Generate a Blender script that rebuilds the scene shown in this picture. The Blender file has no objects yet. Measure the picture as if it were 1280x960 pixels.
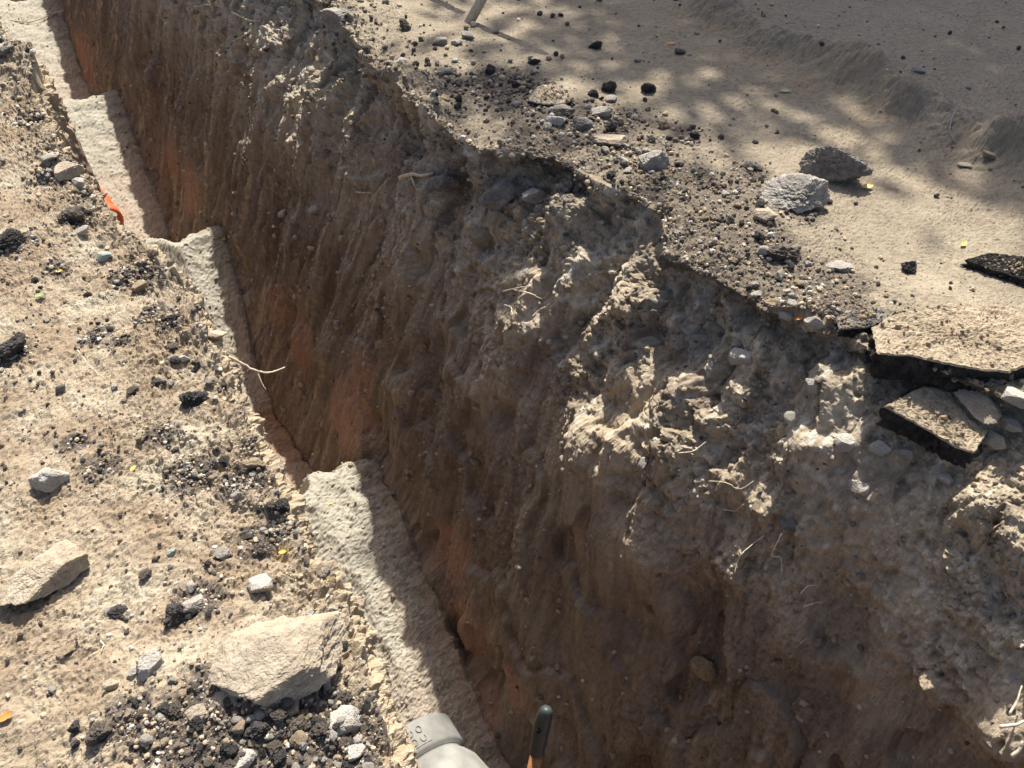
import bpy, math, random
import numpy as np
from mathutils import Vector, Matrix
R = math.radians
sc = bpy.context.scene
rng = np.random.default_rng(7)
random.seed(7)

# ------------------------------------------------------------------ camera, sky, sun, exposure
F_PX, PITCH, CAM_H, TH = 1000.0, R(43), 1.6, R(33)
SUN_EL, SUN_AZ = R(55.5), R(4.5)                 # azimuth: clockwise from +Y (to the right of straight ahead)
cam_d = bpy.data.cameras.new('camera'); cam = bpy.data.objects.new('camera', cam_d)
sc.collection.objects.link(cam); sc.camera = cam
cam_d.sensor_width = 36; cam_d.lens = 36 * F_PX / 1280; cam_d.clip_start = .05; cam_d.clip_end = 2000
cam.location = (0, 0, CAM_H); cam.rotation_euler = (R(90) - PITCH, 0, 0)
w = bpy.data.worlds.new('World'); sc.world = w; w.use_nodes = True
nt = w.node_tree; bg = nt.nodes['Background']; sky = nt.nodes.new('ShaderNodeTexSky')
sky.sky_type = 'NISHITA'; sky.dust_density = 3.5; sky.air_density = .8; sky.sun_disc = False; sky.sun_elevation = SUN_EL; sky.sun_rotation = SUN_AZ
nt.links.new(sky.outputs[0], bg.inputs[0]); bg.inputs[1].default_value = .092
sd = bpy.data.lights.new('sun', 'SUN'); sd.energy = 5.0; sd.angle = R(.5); sd.color = (1, .94, .84)
sun = bpy.data.objects.new('sun', sd); sc.collection.objects.link(sun)
SUNV = Vector((math.cos(SUN_EL) * math.sin(SUN_AZ), math.cos(SUN_EL) * math.cos(SUN_AZ), math.sin(SUN_EL)))
sun.rotation_euler = SUNV.to_track_quat('Z', 'Y').to_euler()
sc.view_settings.view_transform = 'Standard'; sc.view_settings.look = 'None'
sc.view_settings.exposure = .90; sc.view_settings.gamma = 1
sc.render.engine = 'CYCLES'; sc.cycles.use_denoising = True; sc.cycles.max_bounces = 6

# ------------------------------------------------------------------ noise (numpy gradient noise)
NG = 64
_g = rng.normal(size=(NG, NG, NG, 3)).astype(np.float32); _g /= np.linalg.norm(_g, axis=-1, keepdims=True)
_g = _g.reshape(-1, 3)
def noise(x, y, z):
    x, y, z = (np.asarray(v, np.float32) for v in np.broadcast_arrays(x, y, z))
    xi, yi, zi = np.floor(x).astype(np.int32), np.floor(y).astype(np.int32), np.floor(z).astype(np.int32)
    fx, fy, fz = x - xi, y - yi, z - zi
    ux, uy, uz = (f * f * f * (f * (f * 6 - 15) + 10) for f in (fx, fy, fz))
    out = 0
    for a in (0, 1):
        ia = ((xi + a) % NG) * NG; wa = ux if a else 1 - ux
        for b in (0, 1):
            ib = (ia + (yi + b) % NG) * NG; wb = wa * (uy if b else 1 - uy)
            for c in (0, 1):
                g = _g[ib + (zi + c) % NG]
                out = out + wb * (uz if c else 1 - uz) * (g[..., 0] * (fx - a) + g[..., 1] * (fy - b) + g[..., 2] * (fz - c))
    return out * 1.5
def fbm(x, y, z, octs=4, gain=.5, lac=2.03, billow=False):
    s, a, t = 0, 1, 0
    for o in range(octs):
        v = noise(x + 7.3 * o, y + 3.1 * o, z + 11.7 * o)
        s = s + a * ((2.6 * np.abs(v) - .8) if billow else v); t += a
        x, y, z = x * lac, y * lac, z * lac; a *= gain
    return s / t
def sstep(a, b, x):
    t = np.clip((x - a) / (b - a), 0, 1); return t * t * (3 - 2 * t)
def terrace(v, sharp=.12):
    f = np.floor(v); return f + sstep(.5 - sharp, .5 + sharp, v - f)

# ------------------------------------------------------------------ projection helpers (photo pixels 1280x960 <-> world)
cP, sP = math.cos(PITCH), math.sin(PITCH)
D2 = np.array([-math.sin(TH), math.cos(TH)]); N2 = np.array([math.cos(TH), math.sin(TH)])
def ray(px, py):
    a, v = px - 640, 480 - py
    return np.array([a, v * sP + F_PX * cP, v * cP - F_PX * sP]) / F_PX   # unit depth
def unproj(px, py, z=0.0):
    r = ray(px, py); k = (z - CAM_H) / r[2]; return np.array([r[0] * k, r[1] * k, z])
def sn(px, py, z=0.0):
    p = unproj(px, py, z)[:2]; return float(p @ D2), float(p @ N2)
def proj(P):
    x, y, z = P[..., 0], P[..., 1], P[..., 2] - CAM_H
    dep = y * cP - z * sP; up = y * sP + z * cP
    return 640 + F_PX * x / dep, 480 - F_PX * up / dep, dep
def curve(pts, z=0.0):
    a = sorted(sn(x, y, z) for x, y in pts); return np.array([p[0] for p in a]), np.array([p[1] for p in a])

# ------------------------------------------------------------------ object helpers
COL = sc.collection
def tag(o, label=None, cat=None, group=None, kind=None):
    if label: o['label'] = label
    if cat: o['category'] = cat
    if group: o['group'] = group
    if kind: o['kind'] = kind
    return o
def empty(name, loc):
    o = bpy.data.objects.new(name, None); COL.objects.link(o); o.location = loc; o.empty_display_size = .1; return o
def new_mesh(name, V, Fc, mat=None, smooth=True):
    me = bpy.data.meshes.new(name); me.from_pydata([tuple(map(float, v)) for v in V], [], [tuple(map(int, f)) for f in Fc])
    if mat: me.materials.append(mat)
    if smooth: me.polygons.foreach_set('use_smooth', np.ones(len(me.polygons), bool))
    me.update(); return me
def obj(name, me, parent=None, loc=None):
    o = bpy.data.objects.new(name, me); COL.objects.link(o)
    if parent: o.parent = parent
    if loc is not None: o.location = loc
    return o
def grid_mesh(name, P, cols, faces, mats, smooth=False):
    """P (n,3) colours (n,3) faces (m,4) -> mesh with a Col attribute (the soil's own colour)."""
    used, inv = np.unique(faces, return_inverse=True); inv = inv.reshape(faces.shape)
    me = bpy.data.meshes.new(name); V = P[used].astype(np.float32)
    me.vertices.add(len(V)); me.vertices.foreach_set('co', V.ravel())
    k = faces.shape[1]; m = len(faces)
    me.loops.add(m * k); me.loops.foreach_set('vertex_index', inv.astype(np.int32).ravel())
    me.polygons.add(m); me.polygons.foreach_set('loop_start', np.arange(0, m * k, k, dtype=np.int32))
    me.polygons.foreach_set('use_smooth', np.full(m, smooth))
    at = me.attributes.new('Col', 'FLOAT_COLOR', 'POINT')
    c = np.ones((len(used), 4), np.float32); c[:, :3] = cols[used]; at.data.foreach_set('color', c.ravel())
    me.materials.append(mats); me.update(calc_edges=True); me.validate()
    return me
def nodes_mat(name, rough=.95):
    m = bpy.data.materials.new(name); m.use_nodes = True
    b = m.node_tree.nodes['Principled BSDF']; b.inputs['Roughness'].default_value = rough
    b.inputs['Specular IOR Level'].default_value = .12
    return m, m.node_tree.nodes, m.node_tree.links, b
def soil_mat(name, bump=.5, scale=1.0, grain=.35, attr=True, base=(.3, .25, .2), base2=None, rough=.95, dist=.01):
    m, N, L, b = nodes_mat(name, rough)
    tc = N.new('ShaderNodeTexCoord')
    def nz(sc_, det=4, r=.6):
        n = N.new('ShaderNodeTexNoise'); n.inputs['Scale'].default_value = sc_ * scale; n.inputs['Detail'].default_value = det
        n.inputs['Roughness'].default_value = r; L.new(tc.outputs['Object'], n.inputs['Vector']); return n
    n1, n2 = nz(230, 3, .7), nz(38, 5, .65)
    add = N.new('ShaderNodeMath'); add.operation = 'ADD'; L.new(n1.outputs[0], add.inputs[0]); L.new(n2.outputs[0], add.inputs[1])
    mr = N.new('ShaderNodeMapRange'); mr.inputs['From Min'].default_value = .65; mr.inputs['From Max'].default_value = 1.35
    mr.inputs['To Min'].default_value = 1 - grain; mr.inputs['To Max'].default_value = 1 + grain; mr.clamp = False
    L.new(add.outputs[0], mr.inputs['Value'])
    mul = N.new('ShaderNodeVectorMath'); mul.operation = 'SCALE'
    if attr:
        a = N.new('ShaderNodeAttribute'); a.attribute_name = 'Col'; L.new(a.outputs['Color'], mul.inputs[0])
    else:
        mx = N.new('ShaderNodeMix'); mx.data_type = 'RGBA'; n3 = nz(14, 6, .7)
        mr3 = N.new('ShaderNodeMapRange'); mr3.inputs['From Min'].default_value = .35; mr3.inputs['From Max'].default_value = .65
        L.new(n3.outputs[0], mr3.inputs['Value']); L.new(mr3.outputs[0], mx.inputs['Factor'])
        mx.inputs['A'].default_value = (*base, 1); mx.inputs['B'].default_value = (*(base2 or [c * .7 for c in base]), 1)
        vo = N.new('ShaderNodeTexVoronoi'); vo.inputs['Scale'].default_value = 120 * scale; L.new(tc.outputs['Object'], vo.inputs['Vector'])
        mv = N.new('ShaderNodeMapRange'); mv.inputs['From Min'].default_value = .05; mv.inputs['From Max'].default_value = .35; mv.inputs['To Min'].default_value = .62; L.new(vo.outputs['Distance'], mv.inputs['Value'])
        m2 = N.new('ShaderNodeVectorMath'); m2.operation = 'SCALE'; L.new(mx.outputs['Result'], m2.inputs[0]); L.new(mv.outputs[0], m2.inputs['Scale'])
        L.new(m2.outputs[0], mul.inputs[0])
    L.new(mr.outputs[0], mul.inputs['Scale']); L.new(mul.outputs[0], b.inputs['Base Color'])
    bp = N.new('ShaderNodeBump'); bp.inputs['Strength'].default_value = bump; bp.inputs['Distance'].default_value = dist
    L.new(add.outputs[0], bp.inputs['Height']); L.new(bp.outputs[0], b.inputs['Normal'])
    return m
M_ground = soil_mat('ground_soil', .55, 1, .3)
M_wall = soil_mat('wall_soil', .5, 1, .28)
def scrapes(m):
    N, L = m.node_tree.nodes, m.node_tree.links; b = N['Principled BSDF']
    old = next(n for n in N if n.type == 'BUMP'); mul = b.inputs['Base Color'].links[0].from_node
    tc = N.new('ShaderNodeTexCoord'); mp = N.new('ShaderNodeMapping'); mp.vector_type = 'TEXTURE'; mp.inputs['Rotation'].default_value = (0, 0, TH)
    sc_ = N.new('ShaderNodeVectorMath'); sc_.operation = 'MULTIPLY'; sc_.inputs[1].default_value = (24, 70, 5)
    n = N.new('ShaderNodeTexNoise'); n.inputs['Scale'].default_value = 1; n.inputs['Detail'].default_value = 6; n.inputs['Roughness'].default_value = .62; n.inputs['Distortion'].default_value = .6
    L.new(tc.outputs['Object'], mp.inputs[0]); L.new(mp.outputs[0], sc_.inputs[0]); L.new(sc_.outputs[0], n.inputs['Vector'])
    bp = N.new('ShaderNodeBump'); bp.inputs['Strength'].default_value = .5; bp.inputs['Distance'].default_value = .012
    L.new(n.outputs[0], bp.inputs['Height']); L.new(old.outputs[0], bp.inputs['Normal']); L.new(bp.outputs[0], b.inputs['Normal'])
    mr = N.new('ShaderNodeMapRange'); mr.inputs['From Min'].default_value = .3; mr.inputs['From Max'].default_value = .7; mr.inputs['To Min'].default_value = .8; mr.inputs['To Max'].default_value = 1.2
    s2_ = N.new('ShaderNodeVectorMath'); s2_.operation = 'SCALE'; L.new(mul.outputs[0], s2_.inputs[0]); L.new(n.outputs[0], mr.inputs['Value']); L.new(mr.outputs[0], s2_.inputs['Scale']); L.new(s2_.outputs[0], b.inputs['Base Color'])
scrapes(M_wall)
M_sand = soil_mat('backfill_sand', .45, 1.1, .22)
M_crumb = soil_mat('crumbs', .3, 1.5, .25)
M_rock = {
    'asphalt': soil_mat('asphalt_clod', .7, 1.3, .5, False, (.105, .097, .092), (.045, .042, .04)),
    'darkclay': soil_mat('dark_clod', .6, 1.2, .4, False, (.16, .135, .11), (.075, .064, .055)),
    'brown': soil_mat('brown_clod', .5, 1.2, .3, False, (.33, .26, .18), (.2, .16, .11)),
    'tan': soil_mat('tan_stone', .5, 1.0, .28, False, (.45, .385, .295), (.30, .245, .18)),
    'grey': soil_mat('grey_stone', .6, 1.0, .4, False, (.41, .375, .325), (.23, .21, .18)),
    'white': soil_mat('white_stone', .6, 1.0, .3, False, (.50, .475, .425), (.31, .275, .23)),
    'darkgrey': soil_mat('dark_grey_stone', .7, 1.0, .4, False, (.29, .265, .235), (.145, .135, .12)),
    'green': soil_mat('greenish_stone', .3, 1.0, .2, False, (.3, .34, .29), (.24, .27, .24)),
}
def plain_mat(name, col, rough=.6, var=.25, scale=40, bump=.1, stretch=None):
    m, N, L, b = nodes_mat(name, rough); b.inputs['Specular IOR Level'].default_value = .35
    tc = N.new('ShaderNodeTexCoord'); n = N.new('ShaderNodeTexNoise'); n.inputs['Scale'].default_value = scale; n.inputs['Detail'].default_value = 5
    if stretch:
        mp = N.new('ShaderNodeMapping'); mp.inputs['Scale'].default_value = stretch; L.new(tc.outputs['Object'], mp.inputs[0]); L.new(mp.outputs[0], n.inputs['Vector'])
    else: L.new(tc.outputs['Object'], n.inputs['Vector'])
    r = N.new('ShaderNodeValToRGB'); r.color_ramp.elements[0].position = .3; r.color_ramp.elements[1].position = .7
    r.color_ramp.elements[0].color = (*[c * (1 - var) for c in col], 1); r.color_ramp.elements[1].color = (*[min(1, c * (1 + var)) for c in col], 1)
    L.new(n.outputs[0], r.inputs[0]); L.new(r.outputs[0], b.inputs['Base Color'])
    bp = N.new('ShaderNodeBump'); bp.inputs['Strength'].default_value = bump; bp.inputs['Distance'].default_value = .004
    L.new(n.outputs[0], bp.inputs['Height']); L.new(bp.outputs[0], b.inputs['Normal']); return m

# ------------------------------------------------------------------ the trench: one fine structured sheet, s along the trench, n across it
L_s, L_n = curve([(40, 62), (66, 75), (70, 100), (62, 116), (90, 180), (118, 205), (150, 266), (205, 302), (240, 330), (277, 390), (302, 450), (332, 500), (354, 565), (375, 600), (400, 660), (455, 720), (478, 770), (487, 830), (520, 890), (545, 960)])
L_s = np.r_[-6, L_s, 6.5, 9, 14, 30]; L_n = np.r_[.2, L_n, .05, -.1, -.2, -.3]
Rr = [(400, 0), (440, 45), (480, 105), (545, 150), (600, 185), (660, 190), (700, 205), (780, 240), (870, 335), (960, 390), (1040, 408), (1100, 440), (1190, 474), (1280, 500)]
R_s, R_n = curve(Rr)
R_s = np.r_[-6, R_s, 6.2, 8, 12, 30]; R_n = np.r_[1.95, R_n, 1.68, 1.62, 1.6, 1.6]
def nL(s): return np.interp(s, L_s, L_n)
def nR(s): return np.interp(s, R_s, R_n)
def floor_z(s):
    # heaps of backfill: each slopes up away from the camera at the angle of repose and drops steeply behind its crest
    return np.interp(s, [-6, .2, 1.2, 2.92, 3.02, 3.35, 4.3, 4.75, 5.66, 5.76, 6.1, 6.9, 7.07, 9.0, 9.1, 9.45, 10, 12.3, 12.4, 13, 30],
                        [-2.5, -2.48, -2.42, -1.86, -1.87, -2.45, -2.5, -2.36, -1.75, -1.76, -2.3, -2.5, -2.43, -1.85, -1.86, -2.3, -2.4, -1.8, -1.8, -2.4, -2.4])
dist_s = lambda s: max(1.5, abs(s) * .9 + .6)
ROWK = .0026
ss = [-.75]
while ss[-1] < 13.4: ss.append(ss[-1] + ROWK * dist_s(ss[-1]))
ss = np.array(ss)
ext = np.cumsum(.02 * 1.5 ** np.arange(16))
ss = np.r_[ss[0] - ext[::-1] * .6, ss, ss[-1] + ext * 1.2]
S = len(ss); s2 = ss[:, None]
endfade = sstep(-5.0, -3.0, ss) * (1 - sstep(18, 24, ss))           # the trench closes far behind and far ahead
lipL, lipR = nL(ss), nR(ss)
jit = lambda a, f, seed: (a * fbm(ss * f, seed + 0 * ss, 0 * ss, 4, .6)).astype(np.float32)
lipL = lipL - .034 + jit(.03, 7, 3.3); lipR = lipR + jit(.05, 4, 9.1)
def geo(n0, n1, first):                                             # n0 fine columns then n1 growing ones, 0..
    pass
CL, CLx, CW1, CF, CW2, CR, CRx = 240, 20, 70, 56, 400, 330, 20
widL = np.interp(ss, [-1, 0, 1, 2, 3, 4, 5, 7, 14], [1.6, 1.45, 1.2, .95, .7, .5, .45, .6, .8])
widR = np.interp(ss, [-1, 0, 1, 2, 3, 4, 5, 8, 14], [.6, 1.5, 2.6, 3.6, 3.8, 3.2, 2.6, 2.5, 2.5])
nn, zz, zone = [], [], []
def add(n, z, zn):
    n, z = np.broadcast_arrays(n, z); nn.append(n); zz.append(z); zone.append(np.full(n.shape[1], zn))
gx = np.cumsum(.03 * 1.45 ** np.arange(CLx))[::-1][None]
add(lipL[:, None] - widL[:, None] - gx, 0 * gx, 0)
t = (np.linspace(1, 0, CL) ** 1.0)[None]
add(lipL[:, None] - .03 - t * widL[:, None], 0 * t, 0)
# left wall: rounded lip then nearly upright
t = np.linspace(0, 1, CW1 + 1)[1:][None] ** 2.7
fz = floor_z(ss)[:, None]
zl = fz * t; add(lipL[:, None] - .03 + .03 * np.sqrt(np.clip(-zl / .05, 0, 1)) + .04 * -zl, zl, 1)
# right wall inner plane
def wall_n(s, z):
    off = np.interp(s, [-1, .5, .9, 1.4], [.25, .25, .12, 0])           # the cut is wider close to the camera
    nw = .75 + .35 * (z + 2.6) + off
    zr = np.interp(s, [-1, .2, .9, 1.3, 1.7, 2.2, 2.9, 3.3, 3.8, 4.3, 6, 30], [.44, .46, .56, .62, .66, .6, .5, .30, .32, .45, .4, .35]) * (1 + .30 * noise(s * 2.3, 0 * s + 4, 0 * s))
    h0 = np.interp(s, [-1, .9, 1.4, 1.75, 2.05, 2.7, 3.0, 3.3, 3.8, 4.3, 30], [.03, .04, .12, .13, .04, .04, .16, .24, .18, .05, .08]) * (1 + .6 * noise(s * 3.1, 0 * s + 7, 0 * s))
    lip = np.interp(s, ss, lipR); over = .05 * (1 + noise(s * 4, 0 * s + 2, 0 * s))
    n1 = .75 + .35 * (2.6 - zr) + off; n0 = lip + over
    f = np.clip((z + zr) / np.maximum(zr - h0, .05), 0, 1); f = f ** np.interp(s, [-1, .8, 1.05, 1.4, 1.8, 2.1, 2.7, 3, 3.8, 4.3, 30], [1.7, 1.6, 1.2, .6, .7, 1.4, 1.4, .6, .6, 1.1, 1])
    low = np.where(z < -zr, nw, n1 + (n0 - n1) * f)
    g = np.clip((z + h0) / h0, 0, 1)
    return np.where(z > -h0, n0 + (lip - n0) * g * g * (3 - 2 * g), low)
wall_top = .75 + .35 * 2.6
foot_j = (.12 * fbm(ss * 4, 0 * ss, 0 * ss + 5, 4, .65))[:, None]
fz_r = floor_z(ss + .05 * fbm(ss * 3, 0 * ss, 0 * ss, 3))[:, None] + foot_j
nB = wall_n(s2, fz_r); nA = nn[-1][:, -1:]
t = np.linspace(0, 1, CF + 1)[1:][None]
crown = .06 * np.sin(np.pi * t) * (1 - .4 * t)
jw = np.sin(np.pi * np.clip(t, 0, 1)) ** .5
fz_t = floor_z(s2 + .05 * fbm(s2 * 3, 0 * s2, 0 * s2, 3) * t ** 4 + jw * (.2 * noise(t * 4 + 0 * s2, s2 * .7, 0 * s2 + 2) + .03 * noise(t * 13 + 0 * s2, s2 * 3, 0 * s2 + 2))) + foot_j * t ** 4
add(nA + (nB - nA) * t, fz_t + crown * np.ones_like(fz_r) + np.exp(-(1 - t) / .07) * (.05 + .05 * noise(s2 * 4, 0 * s2, 0 * s2 + 6)) * (1 - t) ** .3, 2)
t = np.linspace(0, 1, CW2 + 1)[1:][None]; tt = 1 - (1 - t) ** 1.4
zw = fz_r * (1 - tt); add(wall_n(s2, zw), zw, 3)
t = np.linspace(0, 1, CR + 1)[1:][None]
tt = .30 * t + .70 * t ** 1.75
add(lipR[:, None] + tt * widR[:, None], 0 * tt, 4)
gx = np.cumsum(.05 * 1.45 ** np.arange(CRx))[None]
add(lipR[:, None] + widR[:, None] + gx, 0 * gx, 4)
n_ = np.concatenate(nn, 1).astype(np.float64); z_ = np.concatenate(zz, 1).astype(np.float64) * endfade[:, None]; zone = np.concatenate(zone)
C = n_.shape[1]
s_ = np.broadcast_to(s2, n_.shape).copy()
X = s_ * D2[0] + n_ * N2[0]; Y = s_ * D2[1] + n_ * N2[1]

def poly_dist(px, py, line, closed=False):
    best = np.full(px.shape, 1e9); sign = np.zeros(px.shape)
    for (x0, y0), (x1, y1) in zip(line[:-1], line[1:]):
        dx, dy = x1 - x0, y1 - y0; l2 = dx * dx + dy * dy
        t = np.clip(((px - x0) * dx + (py - y0) * dy) / l2, 0, 1)
        ex, ey = px - (x0 + t * dx), py - (y0 + t * dy); d = np.hypot(ex, ey)
        sg = np.sign(dx * ey - dy * ex); upd = d < best
        best = np.where(upd, d, best); sign = np.where(upd, sg, sign)
    return best, sign
# earth ridge across the far bank: the ground beyond stands a step higher
ridge = [unproj(x, y)[:2] for x, y in [(760, -60), (860, 0), (910, 35), (960, 62), (1040, 92), (1112, 138), (1180, 172), (1240, 200), (1330, 232), (1600, 300)]]
mR = zone == 4
dR, sR = poly_dist(X[:, mR] + .10 * noise(X[:, mR] * 3, Y[:, mR] * 3, 0 * X[:, mR]), Y[:, mR] + .08 * noise(X[:, mR] * 4, Y[:, mR] * 4, 5 + 0 * X[:, mR]), ridge)
q = dR * sR
lumpy = .55 + .9 * noise(X[:, mR] * 2.6, Y[:, mR] * 2.6, 1.5 + 0 * q)
z_[:, mR] += .03 * sstep(-.06, .10, q) * np.exp(-np.clip(q, 0, 9) / .8) + np.clip(lumpy, .15, 1.4) * .14 * np.exp(-((q - .09) / .11) ** 2) + (.028) * fbm(X[:, mR] * 8, Y[:, mR] * 8, 0 * q, 3, .55, 2.1, True) * np.exp(-((q - .05) / .16) ** 2)
z_[:, mR] += .02 * noise(X[:, mR] * 1.3, Y[:, mR] * 1.3, 0 * q)
mL = zone == 0
z_[:, mL] += .035 * fbm(X[:, mL] * 2.2, Y[:, mL] * 2.2, 3 + 0 * X[:, mL], 3)

def pix_bump(px, py, zg=0.0): return unproj(px, py, zg)
# raised pale mound on the far left lip, and low swells on both banks  (px, py, radius m, height m)
for px, py, r, h in [(30, 100, .22, .16), (55, 78, .1, .05), (20, 20, .3, .1), (60, 190, .2, .04), (130, 260, .15, .03), (350, 850, .14, .03), (330, 620, .12, .025), (170, 560, .2, .02), (60, 300, .15, .03), (30, 440, .12, .02), (230, 400, .12, .02), (430, 720, .08, .02), (250, 900, .18, .04), (120, 920, .1, .02)]:
    c = pix_bump(px, py); z_[:, mL] += h * np.exp(-((X[:, mL] - c[0]) ** 2 + (Y[:, mL] - c[1]) ** 2) / r ** 2)
for px, py, r, h in [(720, 130, .22, .04), (650, 150, .15, .03), (540, 60, .25, .03), (900, 235, .2, .03), (960, 290, .2, .04), (1180, 400, .2, .03), (760, 60, .3, -.03), (1050, 300, .3, -.02), (1000, 400, .12, .05), (480, 20, .2, .05), (430, 20, .15, .06)]:
    c = pix_bump(px, py); z_[:, mR] += h * np.exp(-((X[:, mR] - c[0]) ** 2 + (Y[:, mR] - c[1]) ** 2) / r ** 2)
P = np.stack([X, Y, z_], -1)

def normals(P):
    a = np.gradient(P, axis=0); b = np.gradient(P, axis=1); n = np.cross(b, a)
    n /= np.maximum(np.linalg.norm(n, axis=-1, keepdims=True), 1e-9); return n
def blur_cols(a, k):
    c = np.cumsum(np.pad(a, ((0, 0), (k, k + 1), (0, 0)), mode='edge'), axis=1); c = c[:, 2 * k + 1:] - c[:, :-2 * k - 1]
    return c
N0 = normals(P)
if N0[S // 2, CLx + 20, 2] < 0: N0 = -N0
N0 = blur_cols(N0, 14); N0 = N0[:, :C]; N0 /= np.maximum(np.linalg.norm(N0, axis=-1, keepdims=True), 1e-9)

# ---- weights per zone
ci = np.arange(C)[None]
wallw = np.where(zone == 3, 1.0, 0.0)[None] * np.ones((S, 1))
depth = np.clip(-z_, 0, 3)
# distance to the right lip, for the rubbly band on both sides of it
from_lip = np.where(mR[None], n_ - lipR[:, None], np.where((zone == 3)[None], np.hypot(depth, n_ - lipR[:, None]), 9))
from_lipL = np.where(mL[None], lipL[:, None] - n_, np.where((zone == 1)[None], depth, 9))
x, y, z = P[..., 0], P[..., 1], P[..., 2]
near = (ss > -3) & (ss < 16)
fine_fade = (1 - .0 * s_)
disp = np.zeros((S, C))
# the cut face
m = zone == 3
xs, ns, zs, dm = s_[:, m], n_[:, m], z_[:, m], depth[:, m]
upper = 1 - sstep(.45, .95, dm + .25 * noise(xs * 2, zs * 2, 0 * xs)); lower = 1 - upper
big = fbm(xs * 1.5, ns * 1.5 + 4, zs * .9, 3)
tl = np.interp(xs, [1, 2.4, 4], [-.30, -.05, .14])
warp = .35 * noise(xs * 1.7, zs * 1.7, 3 + 0 * xs)
groove = fbm((xs + tl * zs + .12 * warp) * 7, 0 * xs + 2, zs * (.55 - .25 * sstep(2.4, 3.6, xs)) + warp, 4, .55)
groove2 = fbm((xs + tl * zs) * 26, 0 * xs + 7, zs * 1.6 + warp, 3, .6)
plates2 = terrace(2.6 * fbm((xs + tl * zs) * 6 + warp, ns * 3, zs * 2.6 + 3, 3, .5), .06)
plates = terrace(3.2 * fbm((xs + tl * zs) * 2.6 + warp, ns * 2, zs * 1.5 + 9, 3, .5), .07)
lump = fbm(xs * 5, ns * 5, zs * 5, 5, .55, 2.1, True)
lumpb = terrace(2.2 * fbm(xs * 7 + 3, ns * 7, zs * 7, 3, .5), .16) * .5
lump2 = fbm(xs * 17, ns * 17, zs * 17, 3, .6, 2.1, True)
rough = fbm(xs * 40, ns * 40, zs * 40, 3, .65)
rough2 = fbm(xs * 90, ns * 90, zs * 90, 2, .7); farw = sstep(2.4, 3.6, xs)
topfade = sstep(0, .12, dm)
butt = fbm((xs + tl * zs) * 2.4 + .4 * warp, 0 * xs + 5, zs * .5, 3, .5, 2.1, True)
groove3 = fbm((xs + tl * zs) * 62, 0 * xs + 3, zs * 2.2 + warp, 2, .6)
scr = sstep(-.2, .25, noise(xs * 1.8, 0 * xs + 8, zs * 1.3))
calm = 1 - .55 * (1 - sstep(.8, 1.4, xs)) * upper
dw = (.07 * big * topfade + (.10 - .04 * farw) * butt * topfade) * (1 - .75 * (1 - sstep(.8, 1.4, xs)) * upper)
dw = dw + lower * ((.030 + .035 * farw) * groove + (.016 + .012 * farw) * groove2 * (.3 + .7 * scr) + .005 * groove3 * scr + (.045 - .028 * farw) * plates + .010 * plates2 * (1 - scr) + .012 * lump2 * (1 - scr) + .010 * rough * (1.2 - scr) + .005 * rough2)
rmod = .3 + 1.0 * sstep(-.25, .3, fbm(xs * 3.1 + 5, ns * 3, zs * 3.1, 3))
dw = dw + upper * ((.055 - .02 * farw) * calm * lump + .035 * lumpb + rmod * (.022 * lump2 + .010 * rough + .006 * rough2) + (.02 + .07 * farw) * groove + .02 * farw * groove2 + .022 * plates)
foot = sstep(0, .10, zs - fz_r); dw *= .35 + .65 * foot
disp[:, m] += dw
# banks
for m, band in ((mL, from_lipL), (mR, from_lip)):
    xx, yy, fl = x[:, m], y[:, m], band[:, m]
    k = np.exp(-fl / .22); k2 = np.exp(-fl / .07)
    if m is mL: k = np.clip(k + .35, 0, 1)
    lump = fbm(xx * 9, yy * 9, 0 * xx + 2, 4, .58, 2.1, True)
    patch = sstep(-.1, .35, fbm(xx * 3.2, yy * 3.2, 0 * xx + 8, 3))
    r1 = fbm(xx * 45, yy * 45, 0 * xx + 5, 3, .65, 2.1, True)
    r2 = fbm(xx * 28, yy * 28, 0 * xx + 1, 3, .6); r3 = fbm(xx * 105, yy * 105, 0 * xx + 4, 2, .75)
    disp[:, m] += (.030 * lump * k + .022 * lump * k2 + .006 * lump * (1 - k) * patch + (.004 + .007 * patch * (.4 + k)) * r1 + .006 * r2 + (.0045 if m is mL else .003) * r3 + .012 * k2 * r2) * (1 if m is mL else .9)
# left wall and floor
m = zone == 1
disp[:, m] += (.05 * fbm(s_[:, m] * 9, n_[:, m] * 9, z_[:, m] * 9, 4, .6, 2.1, True) + .03 * fbm(s_[:, m] * 30, n_[:, m] * 30, z_[:, m] * 30, 3, .6)) * np.exp(-depth[:, m] / .45) + .02 * fbm(s_[:, m] * 6, 0 * s_[:, m], z_[:, m] * 2, 3)
m = zone == 2
xx, yy = x[:, m], y[:, m]
disp[:, m] += .03 * fbm(xx * 6, yy * 6, 0 * xx, 3) + .012 * fbm(xx * 24, yy * 24, 0 * xx, 3, .65, 2.1, True) + .0055 * fbm(xx * 60, yy * 60, 0 * xx, 2, .7)
P = P + N0 * disp[..., None]

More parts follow.
